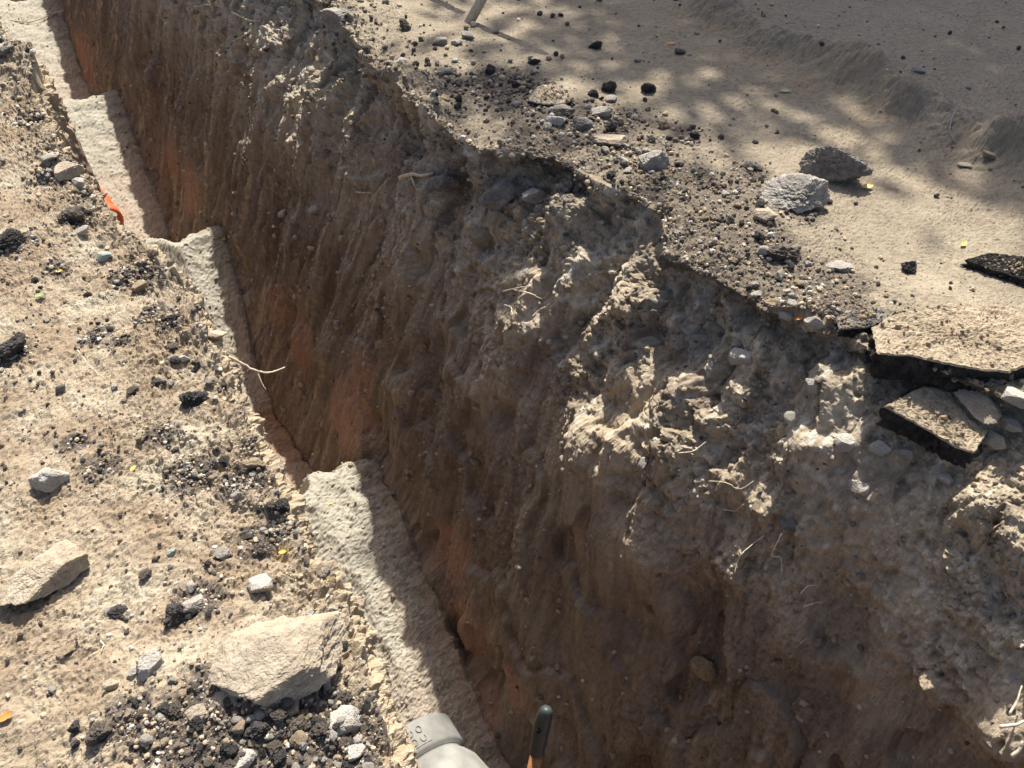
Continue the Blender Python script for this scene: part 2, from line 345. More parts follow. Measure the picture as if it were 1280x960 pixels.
# ---- large shapes read off the wall: bulges, ledges and hollows (px, py, radius m, amount m towards the trench)
def depth_map(P):
    u, v, dpt = proj(P); u = (u / 2).astype(int); v = (v / 2).astype(int)
    ok = (u >= 0) & (u < 640) & (v >= 0) & (v < 480) & (dpt > .2)
    idx = np.flatnonzero(ok.ravel()); key = v.ravel()[idx] * 640 + u.ravel()[idx]
    o = np.lexsort((dpt.ravel()[idx], key)); key, idx = key[o], idx[o]
    first = np.r_[True, key[1:] != key[:-1]]; out = np.full(640 * 480, -1); out[key[first]] = idx[first]
    return out.reshape(480, 640)
def hit_index(px, py):
    u, v = int(np.clip(px / 2, 0, 639)), int(np.clip(py / 2, 0, 479)); best = -1
    for r in range(0, 8):
        sub = DM[max(0, v - r):v + r + 1, max(0, u - r):u + r + 1]; sub = sub[sub >= 0]
        if len(sub):
            pts = P.reshape(-1, 3)[sub]; dd = proj(pts)[2]; return int(sub[np.argmin(dd)])
    return -1
DM = depth_map(P)
def hit(px, py): return P.reshape(-1, 3)[hit_index(px, py)].copy()
def hit_n(px, py): return N0.reshape(-1, 3)[hit_index(px, py)].copy()
FEAT = [
    # broken ledge of topsoil that leans out over the cut, and the hollows under it
    (500, 110, .16, .12), (540, 140, .10, .09), (500, 180, .18, -.14), (470, 220, .2, -.08), (600, 200, .14, .10), (640, 260, .14, .10), (590, 240, .09, -.05),
    (700, 270, .14, .09), (760, 240, .12, .10), (800, 275, .10, -.10), (850, 320, .08, .08), (880, 350, .10, -.06), (720, 330, .12, .05), (690, 360, .08, -.05),
    (400, 120, .16, .10), (440, 90, .10, -.08), (345, 110, .10, .06), (370, 180, .10, .05),
    (780, 380, .14, .09), (800, 440, .10, .06), (770, 470, .10, .07), (880, 420, .10, -.07), (860, 500, .16, .10), (840, 560, .12, .08), (900, 560, .08, -.03),
    (960, 440, .12, .08), (1040, 480, .12, .10), (1000, 560, .12, .07), (1050, 560, .10, .07), (1080, 620, .10, .05),
    (1220, 640, .14, .14), (1270, 690, .10, .08), (1265, 910, .12, .12), (1160, 850, .06, .05), (1080, 840, .07, .03),
    (620, 520, .10, -.10), (580, 560, .12, .04), (560, 800, .14, -.16), (545, 720, .12, .05), (450, 530, .16, -.10), (490, 480, .10, .05), (400, 440, .12, .06), (370, 400, .12, -.06),
    (640, 740, .2, .06), (700, 820, .2, .05), (780, 780, .14, -.07), (880, 760, .16, -.06), (910, 700, .12, .07), (820, 700, .16, .05), (980, 800, .16, .05), (930, 830, .12, .05), (1060, 760, .14, -.05),
    (300, 300, .14, .05), (250, 200, .16, -.05), (190, 100, .2, .05), (335, 330, .12, -.05), (660, 620, .14, -.05), (720, 560, .14, .06), (560, 400, .12, .05), (520, 330, .10, -.05), (600, 640, .12, .05), (740, 640, .12, -.04),
]
fc = [(hit(a, b), hit_n(a, b), r, h) for a, b, r, h in FEAT]
mW = (zone == 3) | mR
Pw = P[:, mW]; Nw = N0[:, mW]; add_ = np.zeros(Pw.shape)
wob = 1 + .5 * fbm(Pw[..., 0] * 9, Pw[..., 1] * 9, Pw[..., 2] * 9, 3)
for c, nv, r, h in fc:
    s0 = float(c[:2] @ D2); rows = np.flatnonzero(np.abs(ss - s0) < 2.6 * r)
    if not len(rows): continue
    a, b = rows[0], rows[-1] + 1
    d2 = ((Pw[a:b] - c) ** 2).sum(-1) * wob[a:b]
    add_[a:b] += (h * np.exp(-d2 / (r * .75) ** 2))[..., None] * (nv * .8 + Nw[a:b] * .2)
P[:, mW] += add_
DM = depth_map(P)

# ---- soil colours per vertex (the earth's own colour: strata, lime, asphalt dust, sand)
x, y, z = P[..., 0], P[..., 1], P[..., 2]
col = np.zeros((S, C, 3), np.float32)
def mix(c, rgb, k): return c * (1 - k[..., None]) + np.array(rgb, np.float32) * k[..., None]
def spots(xx, yy, lst):
    k = np.zeros(xx.shape)
    for px, py, r in lst:
        c = hit(px, py); k = np.maximum(k, np.exp(-((xx - c[0]) ** 2 + (yy - c[1]) ** 2) / (r * r)))
    return k
DARK_L = [(350, 610, .07), (300, 600, .07), (360, 650, .06), (240, 590, .07), (420, 680, .05), (330, 670, .06), (250, 750, .06), (390, 740, .05), (300, 900, .12), (380, 890, .10), (430, 930, .08), (220, 910, .09), (330, 950, .12), (160, 890, .05), (460, 860, .05), (250, 860, .05), (15, 300, .07), (12, 440, .06), (120, 415, .05), (150, 425, .04), (170, 345, .09), (90, 270, .06), (110, 240, .06), (60, 215, .06), (190, 390, .05), (215, 400, .04), (120, 580, .05), (90, 555, .04), (200, 545, .05), (50, 140, .08), (70, 335, .05)]
DARK_R = [(640, 110, .2), (700, 160, .2), (800, 190, .2), (850, 230, .2), (900, 270, .2), (930, 320, .16), (1000, 350, .16), (560, 100, .12), (780, 150, .15), (600, 110, .12), (660, 135, .14), (720, 150, .14), (760, 175, .10), (620, 95, .12), (840, 210, .14), (900, 235, .16), (950, 250, .12), (1000, 262, .1), (930, 215, .1), (860, 170, .1), (960, 300, .1), (1060, 385, .08), (900, 330, .12), (980, 340, .1), (1050, 350, .1)]
m = mL; xx, yy = x[:, m], y[:, m]
c = np.ones(xx.shape + (3,), np.float32) * np.array((.322, .264, .190), np.float32)
v1, v2, v3 = fbm(xx * 5, yy * 5, 0 * xx, 4), fbm(xx * 24, yy * 24, 0 * xx + 4, 4, .6), fbm(xx * 70, yy * 70, 0 * xx, 3, .7)
c = mix(c, (.235, .175, .118), sstep(-.15, .35, v1 + .3 * v2) * .7)
c = mix(c, (.43, .385, .295), sstep(0, .5, -v1 + .4 * v2) * .7)
kL = spots(xx, yy, DARK_L); kdark = sstep(.25, .6, kL + .6 * v2 + .3 * v3) ; c = mix(c, (.10, .085, .075), kdark * .85)
c = mix(c, (.12, .10, .085), sstep(.22, .42, v3 + .4 * v2) * .65)
c = mix(c, (.62, .58, .5), sstep(.42, .6, fbm(xx * 55 + 9, yy * 55, 0 * xx, 2)) * .6)
pale = spots(xx, yy, [(30, 90, .3), (20, 30, .4), (90, 170, .1)]); c = mix(c, (.52, .49, .39), sstep(.3, .8, pale + .3 * v2) * .8)
ylw = spots(xx, yy, [(430, 730, .05), (440, 760, .04), (350, 690, .03), (470, 800, .04)]); c = mix(c, (.5, .36, .17), sstep(.4, .8, ylw + .4 * v2) * .6)
col[:, m] = c
m = mR; xx, yy = x[:, m], y[:, m]
v1, v2, v3 = fbm(xx * 3, yy * 3, 0 * xx, 4), fbm(xx * 16, yy * 16, 0 * xx + 4, 4, .6), fbm(xx * 60, yy * 60, 0 * xx, 3, .7)
c = np.ones(xx.shape + (3,), np.float32) * np.array((.272, .230, .168), np.float32)
c = mix(c, (.225, .188, .14), sstep(-.1, .4, v1 + .3 * v2) * .7)
c = mix(c, (.37, .315, .235), sstep(.05, .5, -v1 + .3 * v2) * .6)
kR = spots(xx, yy, DARK_R); fl = from_lip[:, m]
edge = np.exp(-fl / .16) * .5
c = mix(c, (.135, .112, .088), sstep(.1, .6, kR + edge * .5 + .5 * v2 + .2 * v3) * .8)
c = mix(c, (.14, .12, .10), sstep(.3, .5, v3 + .3 * v2) * .5)
c = mix(c, (.30, .22, .13), spots(xx, yy, [(930, 70, .25), (880, 30, .3), (1000, 100, .2), (1090, 140, .12)]) * .6 * sstep(-.2, .3, v2))
q_ = q; c = mix(c, (.235, .205, .165), sstep(-.02, .1, q_) * .45)
col[:, m] = c
m = zone == 3
xs, zs, dm = s_[:, m], z[:, m], np.clip(-z[:, m], 0, 3)
v1, v2 = fbm(xs * 2, zs * 2, 0 * xs + 3, 4), fbm(xs * 9, zs * 9, 0 * xs + 6, 4, .6)
v3 = fbm(xs * 40, zs * 30, 0 * xs, 3, .65); str_ = fbm((xs + np.interp(xs, [1, 2.4, 4], [-.30, -.05, .14]) * zs) * 16, zs * 1.2, 0 * xs, 4, .6)
c = np.ones(xs.shape + (3,), np.float32) * np.array((.200, .166, .132), np.float32)           # brown loam
c = mix(c, (.39, .325, .235), (1 - sstep(.45, 1.25, dm + .35 * v1 + .15 * v2)))                  # grey-brown topsoil
c = mix(c, (.235, .165, .128), sstep(1.55, 2.25, dm + .6 * v1 + .25 * str_) * sstep(.6, 2.6, xs + .8 * v2) * .8)            # red clay towards the bottom
c = mix(c, (.195, .155, .125), sstep(1.6, 2.2, dm + .4 * v1) * .5)
c = mix(c, (.33, .275, .20), sstep(.08, .42, str_ + .3 * v2) * sstep(.4, .8, dm) * .65)           # ochre streaks
farc = sstep(2.2, 3.6, xs); c = mix(c, (.40, .335, .25), sstep(.05, .3, str_ + .25 * v3) * farc * .6); c = mix(c, (.10, .075, .06), sstep(.08, .3, fbm((xs + .14 * zs) * 22 + 5, zs * 1.1, 0 * xs + 3, 3, .6)) * farc * .6)
c = mix(c, (.27, .215, .16), sstep(.05, .4, fbm(xs * 3.5 + 4, zs * 2.2, 0 * xs + 5, 4, .6)) * .6)
c = mix(c, (.115, .085, .065), sstep(.05, .4, fbm(xs * 4 + 9, zs * 2.5, 0 * xs + 2, 4, .6)) * .5)
c = mix(c, (.11, .08, .06), sstep(.08, .42, -str_ + .3 * v3) * .65)
lime = (1 - sstep(.5, 1.0, dm + .3 * v1)) * sstep(.02, .38, .8 * v2 + .45 * v1 + .5 * v3)
c = mix(c, (.52, .485, .41), lime * .7)
c = mix(c, (.13, .115, .10), (1 - sstep(.05, .35, dm)) * sstep(-.05, .35, fbm(xs * 7, zs * 7, 0 * xs + 2, 3)) * .6)
c = mix(c, (.45, .42, .37), sstep(.5, .62, fbm(xs * 45 + 3, zs * 40, 0 * xs, 2)) * .45)
sand_top = (1 - sstep(3.2, 5.5, 8.5 - xs)) * (1 - sstep(.4, 1.1, dm)); c = mix(c, (.44, .40, .31), np.clip(sand_top, 0, 1) * .6 * sstep(-.3, .3, v2))
c *= (1 + .25 * v3)[..., None]
warm = np.zeros(xs.shape)
for px, py, r in [(430, 525, .28), (370, 430, .2), (450, 470, .16), (560, 690, .2), (575, 790, .2), (235, 235, .3), (215, 200, .2), (95, 85, .5), (340, 380, .2), (600, 880, .15), (640, 860, .15)]:
    p_ = hit(px, py); warm = np.maximum(warm, np.exp(-(((P[:, m] - p_) ** 2).sum(-1)) / r ** 2))
c = mix(c, (.33, .205, .15), sstep(.25, .75, warm + .3 * v1 + .15 * str_) * .75)
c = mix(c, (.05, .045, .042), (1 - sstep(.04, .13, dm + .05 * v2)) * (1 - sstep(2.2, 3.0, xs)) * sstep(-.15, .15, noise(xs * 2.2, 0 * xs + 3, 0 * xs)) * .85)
col[:, m] = c
m = zone == 1
xs, dm = s_[:, m], depth[:, m]; v2 = fbm(xs * 12, dm * 12, 0 * xs, 3)
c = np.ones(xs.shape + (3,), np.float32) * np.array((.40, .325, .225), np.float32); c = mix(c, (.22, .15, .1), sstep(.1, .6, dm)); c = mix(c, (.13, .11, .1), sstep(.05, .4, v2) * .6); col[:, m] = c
m = zone == 2
xx, yy, xs = x[:, m], y[:, m], s_[:, m]; v2 = fbm(xx * 14, yy * 14, 0 * xx, 4, .6); v1 = fbm(xx * 4, yy * 4, 0 * xx, 3)
c = np.ones(xx.shape + (3,), np.float32) * np.array((.35, .332, .277), np.float32)
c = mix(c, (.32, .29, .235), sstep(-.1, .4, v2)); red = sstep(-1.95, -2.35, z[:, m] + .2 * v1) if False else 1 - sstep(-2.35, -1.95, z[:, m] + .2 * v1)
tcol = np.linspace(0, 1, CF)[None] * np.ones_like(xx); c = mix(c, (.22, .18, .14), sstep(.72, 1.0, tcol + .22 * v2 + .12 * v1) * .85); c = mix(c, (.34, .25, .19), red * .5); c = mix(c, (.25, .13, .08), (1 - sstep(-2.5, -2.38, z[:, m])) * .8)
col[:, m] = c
col = np.clip(col, .01, .9)

idx = np.arange(S * C).reshape(S, C)
F4 = np.stack([idx[:-1, :-1], idx[:-1, 1:], idx[1:, 1:], idx[1:, :-1]], -1)
fzone = zone[1:]                                        # a quad belongs to the zone of its right column
Pf, Cf = P.reshape(-1, 3), col.reshape(-1, 3)
def sheet(name, sel, mat, smooth=False): return obj(name, grid_mesh(name, Pf, Cf, F4[sel].reshape(-1, 4), mat, smooth))
rows_all = np.ones(S - 1, bool)
def sel(rows, zs): return np.outer(rows, np.isin(fzone, zs))
tag(sheet('ground', sel(rows_all, [0, 4]), M_ground), kind='structure')
tag(sheet('trench_wall', sel(rows_all, [3]), M_wall), kind='structure')
tag(sheet('trench_wall', sel(rows_all, [1]), M_wall), kind='structure')
smid = (ss[1:] + ss[:-1]) / 2
heaps = [(.15, 3.38, 'nearest long heap of backfill sand on the trench floor, half lit'),
         (4.62, 6.15, 'middle heap of backfill sand on the trench floor, mostly in shade below the twig'),
         (6.95, 9.5, 'far heap of pale sand on the trench floor beside the lip mound'),
         (9.95, 13.0, 'farthest heap of sand in the trench at the upper left corner')]
hs = np.zeros(S - 1, bool)
for a, b, lab in heaps:
    r = (smid > a) & (smid <= b); hs |= r
    tag(sheet('sand_heap', sel(r, [2]), M_sand), lab, 'sand heap', 'heaps of backfill sand in the trench')
tag(sheet('trench_floor', sel(~hs, [2]), M_sand), kind='structure')

# ------------------------------------------------------------------ stones and clods
def ico(sub):
    t = (1 + 5 ** .5) / 2
    V = [(-1, t, 0), (1, t, 0), (-1, -t, 0), (1, -t, 0), (0, -1, t), (0, 1, t), (0, -1, -t), (0, 1, -t), (t, 0, -1), (t, 0, 1), (-t, 0, -1), (-t, 0, 1)]
    Fc = [(0, 11, 5), (0, 5, 1), (0, 1, 7), (0, 7, 10), (0, 10, 11), (1, 5, 9), (5, 11, 4), (11, 10, 2), (10, 7, 6), (7, 1, 8), (3, 9, 4), (3, 4, 2), (3, 2, 6), (3, 6, 8), (3, 8, 9), (4, 9, 5), (2, 4, 11), (6, 2, 10), (8, 6, 7), (9, 8, 1)]
    V = [np.array(v) / np.linalg.norm(v) for v in V]
    for _ in range(sub):
        cache, F2 = {}, []
        def mid(a, b):
            k = (min(a, b), max(a, b))
            if k not in cache:
                v = V[a] + V[b]; V.append(v / np.linalg.norm(v)); cache[k] = len(V) - 1
            return cache[k]
        for a, b, c in Fc:
            d, e, f = mid(a, b), mid(b, c), mid(c, a); F2 += [(a, d, f), (b, e, d), (c, f, e), (d, e, f)]
        Fc = F2
    return np.array(V), np.array(Fc)
ICO = {k: ico(k) for k in (0, 1, 2, 3, 4, 5)}
def rock_shape(seed, sub=3, facets=11, rough=.06, lump=0.0, blocky=False):
    r_ = np.random.default_rng(seed); V, Fc = ICO[sub]
    nrm = r_.normal(size=(facets, 3)); nrm /= np.linalg.norm(nrm, axis=1, keepdims=True)
    nrm = np.r_[nrm, -nrm[: facets // 2]]
    off = r_.uniform(.62, 1.0, len(nrm))
    if blocky:
        ax = np.r_[np.eye(3), -np.eye(3)] + r_.normal(size=(6, 3)) * .33; ax /= np.linalg.norm(ax, axis=1, keepdims=True)
        nrm = np.r_[nrm[:7], ax]; off = np.r_[r_.uniform(.75, 1.0, 7), r_.uniform(.6, .78, 6)]
    dd = V @ nrm.T
    rr = np.where(dd > .05, off / np.maximum(dd, .05), 9); 
    k = 34; rad = -np.log(np.exp(-k * np.minimum(rr, 3)).sum(1)) / k if facets else np.ones(len(V))
    rad = np.clip(rad, .35, 1.25)
    o = r_.uniform(0, 50, 3)
    rad = rad + rough * fbm(*(V.T * 2.2 + o[:, None]), 4, .62) + lump * fbm(*(V.T * 2.4 + o[:, None] + 9), 3, .6, 2.1, True) + .8 * rough * fbm(*(V.T * 8 + o[:, None]), 4, .75)
    W = V * rad[:, None]; W -= (W.max(0) + W.min(0)) / 2; W /= (W.max(0) - W.min(0))   # unit box
    return W, Fc
KINDS = dict(asphalt=(8, .13, .25), darkclay=(8, .12, .22), brown=(9, .10, .14), tan=(10, .08, .06), grey=(10, .12, .07), white=(9, .08, .04), darkgrey=(9, .14, .10), green=(9, .05, 0))
def place_rock(px, py, w, h, kind, label, cat='stone', name='stone', rot=None, sub=3, seed=None, ratio=None, wall=False, group=None, depth_k=.72, tilt=0, mat=None, blocky=False):
    seed = int(px * 7 + py * 13) if seed is None else seed
    r_ = np.random.default_rng(seed); fct, rg, lp = KINDS[kind]
    W, Fc = rock_shape(seed, min(5, sub + 1), fct, rg, lp, blocky)
    base = hit(px, py + .22 * h); dep = proj(base)[2]; mpp = dep / F_PX
    wm = w * mpp; rr = ray(px, py); phi = math.asin(min(1, max(.3, -rr[2] / np.linalg.norm(rr))))
    dm_ = depth_k * wm; hz = (h * mpp - math.sin(phi) * dm_ * .75) / max(.35, math.cos(phi))
    hz = float(np.clip(hz, (.5 if h / w > .5 else .3) * wm, .95 * wm)) if ratio is None else ratio * wm
    if wall: c = base + hit_n(px, py) * (.12 * wm)
    else: c = unproj(px, py, base[2] + .26 * hz)
    me = new_mesh(name, W * np.array([wm, dm_, hz]) * 1.04, Fc, mat or M_rock[kind], smooth=False)
    o = obj(name, me, loc=tuple(c)); az = math.atan2(c[0], c[1])
    o.rotation_euler = (tilt + r_.uniform(-.15, .15), r_.uniform(-.15, .15), -az + (r_.uniform(-.25, .25) if rot is None else rot))
    return tag(o, label, cat, group)
ROCKS = [
    # far bank
    (1043, 207, 78, 46, 'darkgrey', 'dark grey pitted boulder behind the paler boulder on the far bank', 4),
    (993, 244, 80, 44, 'grey', 'pale grey rough boulder just in front of the dark pitted boulder', 4),
    (956, 270, 30, 16, 'tan', 'small pinkish stone just below the pale grey boulder', 3),
    (942, 207, 24, 18, 'darkgrey', 'small dark stone up and left of the pale grey boulder', 3),
    (978, 315, 42, 24, 'darkclay', 'dark half buried clod below the two boulders', 3),
    (1050, 334, 32, 13, 'grey', 'flat pale grey stone between the dark clod and the black clod', 3),
    (1136, 334, 22, 22, 'asphalt', 'round black clod left of the buried asphalt edge', 3),
    (817, 203, 38, 36, 'grey', 'upright bluish grey chunk on the lip of the far bank', 3),
    (811, 110, 20, 19, 'asphalt', 'blocky black clod alone on the sand by the tree shade', 3),
    (744, 57, 17, 15, 'asphalt', 'small black clod alone right of the stake', 3),
    (668, 77, 16, 11, 'asphalt', 'black clod at the tip of the stake shadow', 3),
    (850, 65, 15, 9, 'darkclay', 'flat dark clod near the foot of the earth ridge', 2),
    (703, 137, 34, 16, 'darkgrey', 'narrow slanting grey stone leaning under the pale slab', 3),
    (695, 151, 24, 18, 'white', 'white stone in front of the pale slab', 3),
    (752, 139, 26, 18, 'white', 'white stone right of the black lump beside the slab', 3),
    (761, 110, 20, 22, 'asphalt', 'pointed black lump at the right end of the pale slab', 3),
    (728, 155, 26, 20, 'darkgrey', 'grey stone between the two white stones', 3),
    (764, 124, 16, 12, 'grey', 'grey pebble below the pointed black lump', 2),
    (742, 117, 14, 12, 'asphalt', 'black crumb touching the right edge of the pale slab', 2),
    (763, 176, 44, 13, 'tan', 'long pale flat stone at the lip left of the bluish chunk', 3),
    (557, 90, 28, 13, 'darkgrey', 'flat dark stone with dusty top on the overhanging ledge', 3),
    (592, 31, 9, 9, 'white', 'white pebble at the foot of the stake', 2),
    (585, 45, 17, 12, 'grey', 'grey stone just below the stake foot', 2),
    (571, 53, 15, 10, 'white', 'white flat stone left of the grey stone by the stake', 2),
    (550, 51, 18, 10, 'grey', 'grey stone leftmost of the three stones below the stake', 2),
    (427, 20, 48, 30, 'grey', 'large grey stone jutting from the lip at the top', 4),
    (1148, 88, 17, 12, 'grey', 'grey stone lying on the shaded ground behind the ridge', 2),
    (1206, 206, 17, 7, 'tan', 'flat tan stone at the foot of the ridge end', 2),
    (1236, 194, 18, 12, 'brown', 'brown lump at the end of the ridge', 2),
    (969, 381, 30, 24, 'brown', 'brown blocky stone on the lip beside the orange leaf', 3),
    (984, 395, 22, 17, 'white', 'white stone just left of the orange leaf', 3),
    (1017, 403, 24, 24, 'white', 'white upright stone right of the orange leaf', 3),
    (1035, 412, 20, 22, 'white', 'white stone between the upright white stone and the asphalt flake', 3),
    (1002, 418, 20, 16, 'grey', 'grey stone under the white upright stone', 3),
    (1125, 394, 18, 18, 'brown', 'brown clod sitting on the back left corner of the big asphalt slab', 3),
    (1222, 501, 64, 26, 'tan', 'long tan stone wedged below the big asphalt slab', 4),
    (1272, 498, 34, 26, 'white', 'white broken stone at the right end of the long tan stone', 3),
    (1264, 530, 30, 18, 'white', 'small white stone below the white broken stone', 3),
    (1241, 549, 32, 17, 'tan', 'rounded tan stone right of the lower asphalt slab', 3),
    (1180, 597, 30, 22, 'white', 'bluish white stone under the lower asphalt slab', 3),
    (1073, 609, 26, 24, 'white', 'white stone alone on the slope under the rubble', 3),
    (1099, 561, 26, 32, 'white', 'tall white stone against the left end of the lower slab', 3),
    (1275, 394, 20, 14, 'darkgrey', 'bluish grey pebble on the big asphalt slab at the picture edge', 2),
    (1274, 421, 20, 14, 'white', 'white pebble on the big asphalt slab at the picture edge', 2),
    (985, 364, 12, 8, 'grey', 'grey pebble behind the brown blocky stone', 2),
    # near bank
    (50, 724, 108, 52, 'tan', 'flat tan block of broken stone on bare sand at the left edge', 4),
    (350, 815, 164, 92, 'tan', 'biggest boulder, broad tan stone on the dark rubble of the near bank', 4),
    (243, 498, 34, 30, 'asphalt', 'round black clod alone on the bare near bank', 4),
    (62, 597, 40, 38, 'white', 'white triangular stone standing on the near bank', 3),
    (165, 488, 17, 14, 'darkclay', 'dark pebble left of the round black clod', 2),
    (75, 486, 15, 15, 'darkgrey', 'grey pebble below the dry straw', 2),
    (195, 477, 13, 9, 'asphalt', 'small black pebble above left of the round black clod', 2),
    (318, 578, 28, 20, 'brown', 'brown stone tipped on the trench lip above the dark gravel', 3),
    (303, 587, 26, 14, 'tan', 'flat tan stone just left of the tipped brown stone', 3),
    (325, 730, 32, 24, 'white', 'white stone above the biggest boulder', 3),
    (187, 832, 36, 36, 'white', 'bluish white stone left of the biggest boulder', 3),
    (166, 842, 16, 16, 'white', 'small white stone leaning on the bluish white stone', 2),
    (124, 916, 36, 32, 'darkclay', 'dark clod with sandy top at the lower left', 3),
    (94, 910, 16, 16, 'asphalt', 'black clod just left of the sandy topped clod', 2),
    (94, 930, 12, 12, 'asphalt', 'small black clod below the pair at the lower left', 2),
    (82, 815, 20, 13, 'brown', 'brown pebble on bare sand below the tan block', 3),
    (427, 900, 46, 32, 'white', 'whitish grey stone near the lip below the biggest boulder', 3),
    (247, 892, 24, 44, 'tan', 'long pale stone standing on end among dark rubble', 3),
    (280, 872, 36, 18, 'tan', 'flat tan stone right of the long pale stone', 3),
    (304, 951, 32, 24, 'white', 'white rounded stone at the bottom edge', 3),
    (223, 768, 40, 36, 'asphalt', 'black chunk of asphalt among gravel left of the biggest boulder', 3),
    (240, 757, 30, 26, 'grey', 'grey crusty stone leaning on the black asphalt chunk', 3),
    (147, 765, 24, 18, 'asphalt', 'black crumbly lump right of the tan block', 3),
    (182, 717, 18, 15, 'darkclay', 'dark pebble up right of the tan block', 2),
    (278, 692, 22, 18, 'grey', 'grey stone with white top in the dark gravel', 3),
    (214, 690, 12, 10, 'green', 'small greenish pebble on the near bank', 2),
    (175, 338, 34, 24, 'darkclay', 'dark brown clod on the near bank left of the middle sand heap', 3),
    (174, 358, 20, 14, 'brown', 'brown clod directly below the dark brown clod', 2),
    (90, 268, 38, 24, 'darkclay', 'dark broken clod on the upper near bank', 3),
    (101, 288, 20, 14, 'white', 'white stone below the dark broken clod', 2),
    (130, 320, 20, 12, 'green', 'flat greenish grey stone on the near bank', 2),
    (10, 300, 38, 30, 'asphalt', 'black asphalt lump at the left edge above the leaf', 3),
    (12, 436, 42, 36, 'asphalt', 'black asphalt lump at the left edge below the leaf', 3),
    (86, 212, 34, 20, 'tan', 'pale clod on the far part of the near lip', 3),
    (99, 229, 14, 16, 'white', 'white chip beside the pale clod on the lip', 2),
    (62, 196, 24, 10, 'grey', 'flat grey stone above the pale clod on the lip', 2),
    (8, 62, 18, 12, 'darkgrey', 'dark grey stone in the top left corner', 2),
    (270, 419, 26, 18, 'tan', 'tan stone jutting from the near lip above the twig', 3),
    (248, 384, 14, 11, 'asphalt', 'black crumb by the lip above the jutting tan stone', 2),
    (230, 448, 14, 12, 'white', 'white pebble left of the protruding twig', 2),
    (220, 450, 14, 12, 'asphalt', 'black pebble touching the white pebble', 2),
    (216, 433, 14, 9, 'darkclay', 'dark pebble above the black and white pair', 2),
    (406, 718, 16, 14, 'darkgrey', 'dark round pebble close to the lip', 2),
    (387, 767, 12, 12, 'white', 'white pebble above right of the biggest boulder', 2),
    (138, 857, 18, 16, 'tan', 'tan pebble left of the small white stone', 2),
    (445, 905, 20, 16, 'grey', 'grey pebble right of the whitish grey stone', 2),
    (445, 940, 24, 18, 'white', 'white pebble at the bottom near the lip', 2),
    (372, 905, 34, 28, 'darkclay', 'dark round clod below the biggest boulder', 3),
    (320, 912, 32, 26, 'asphalt', 'black crumbly clod left of the dark round clod', 3),
]
for px, py, w_, h_, kd, lab, sub in ROCKS:
    cat = 'clod' if kd in ('asphalt', 'darkclay') else 'stone'
    nm = {'clod': 'clod', 'stone': 'boulder' if w_ > 70 else 'stone' if w_ > 22 else 'pebble'}[cat]
    blk = (px * 3 + py) % 5 < 2 or (px, py) in ((50, 724), (1222, 501), (62, 597), (703, 137))
    if kd in ('asphalt', 'darkclay', 'green') or (w_ > 60 and px > 300): blk = False
    place_rock(px, py, w_, h_, kd, lab, cat, nm, sub=sub, blocky=blk, ratio={(1043, 207): .66, (993, 244): .56, (50, 724): .40, (350, 815): .40}.get((px, py)), depth_k={(50, 724): .5}.get((px, py), .72), rot={(50, 724): .10, (350, 815): -.05, (1043, 207): .2, (993, 244): 0}.get((px, py)))
for px, py, w_, h_, kd, lab, sub in [
    (622, 232, 44, 46, 'darkgrey', 'large grey stone set in the overhanging topsoil', 3),
    (604, 290, 34, 24, 'brown', 'brown stone set in the wall under the large grey stone', 3),
    (668, 240, 30, 24, 'grey', 'grey stone set in the wall right of the large grey stone', 3),
    (558, 222, 44, 26, 'darkgrey', 'dark long stone set in the wall beside the thick root', 3),
    (928, 440, 32, 30, 'white', 'white lime lump set in the lip', 3),
    (880, 823, 36, 32, 'brown', 'round brown stone low in the shaded wall', 3),
    (988, 649, 26, 20, 'darkgrey', 'round grey stone under the overhang near the roots', 3),
    (1016, 478, 20, 26, 'white', 'white stone set in the slope above the lit lumps', 3),
    (1055, 545, 26, 24, 'white', 'whitish stone in the slope left of the lower slab', 3),
    (1130, 560, 22, 20, 'grey', 'grey stone set under the lower slab', 3)]:
    place_rock(px, py, w_, h_, kd, lab, 'stone', 'stone', sub=sub, wall=True)

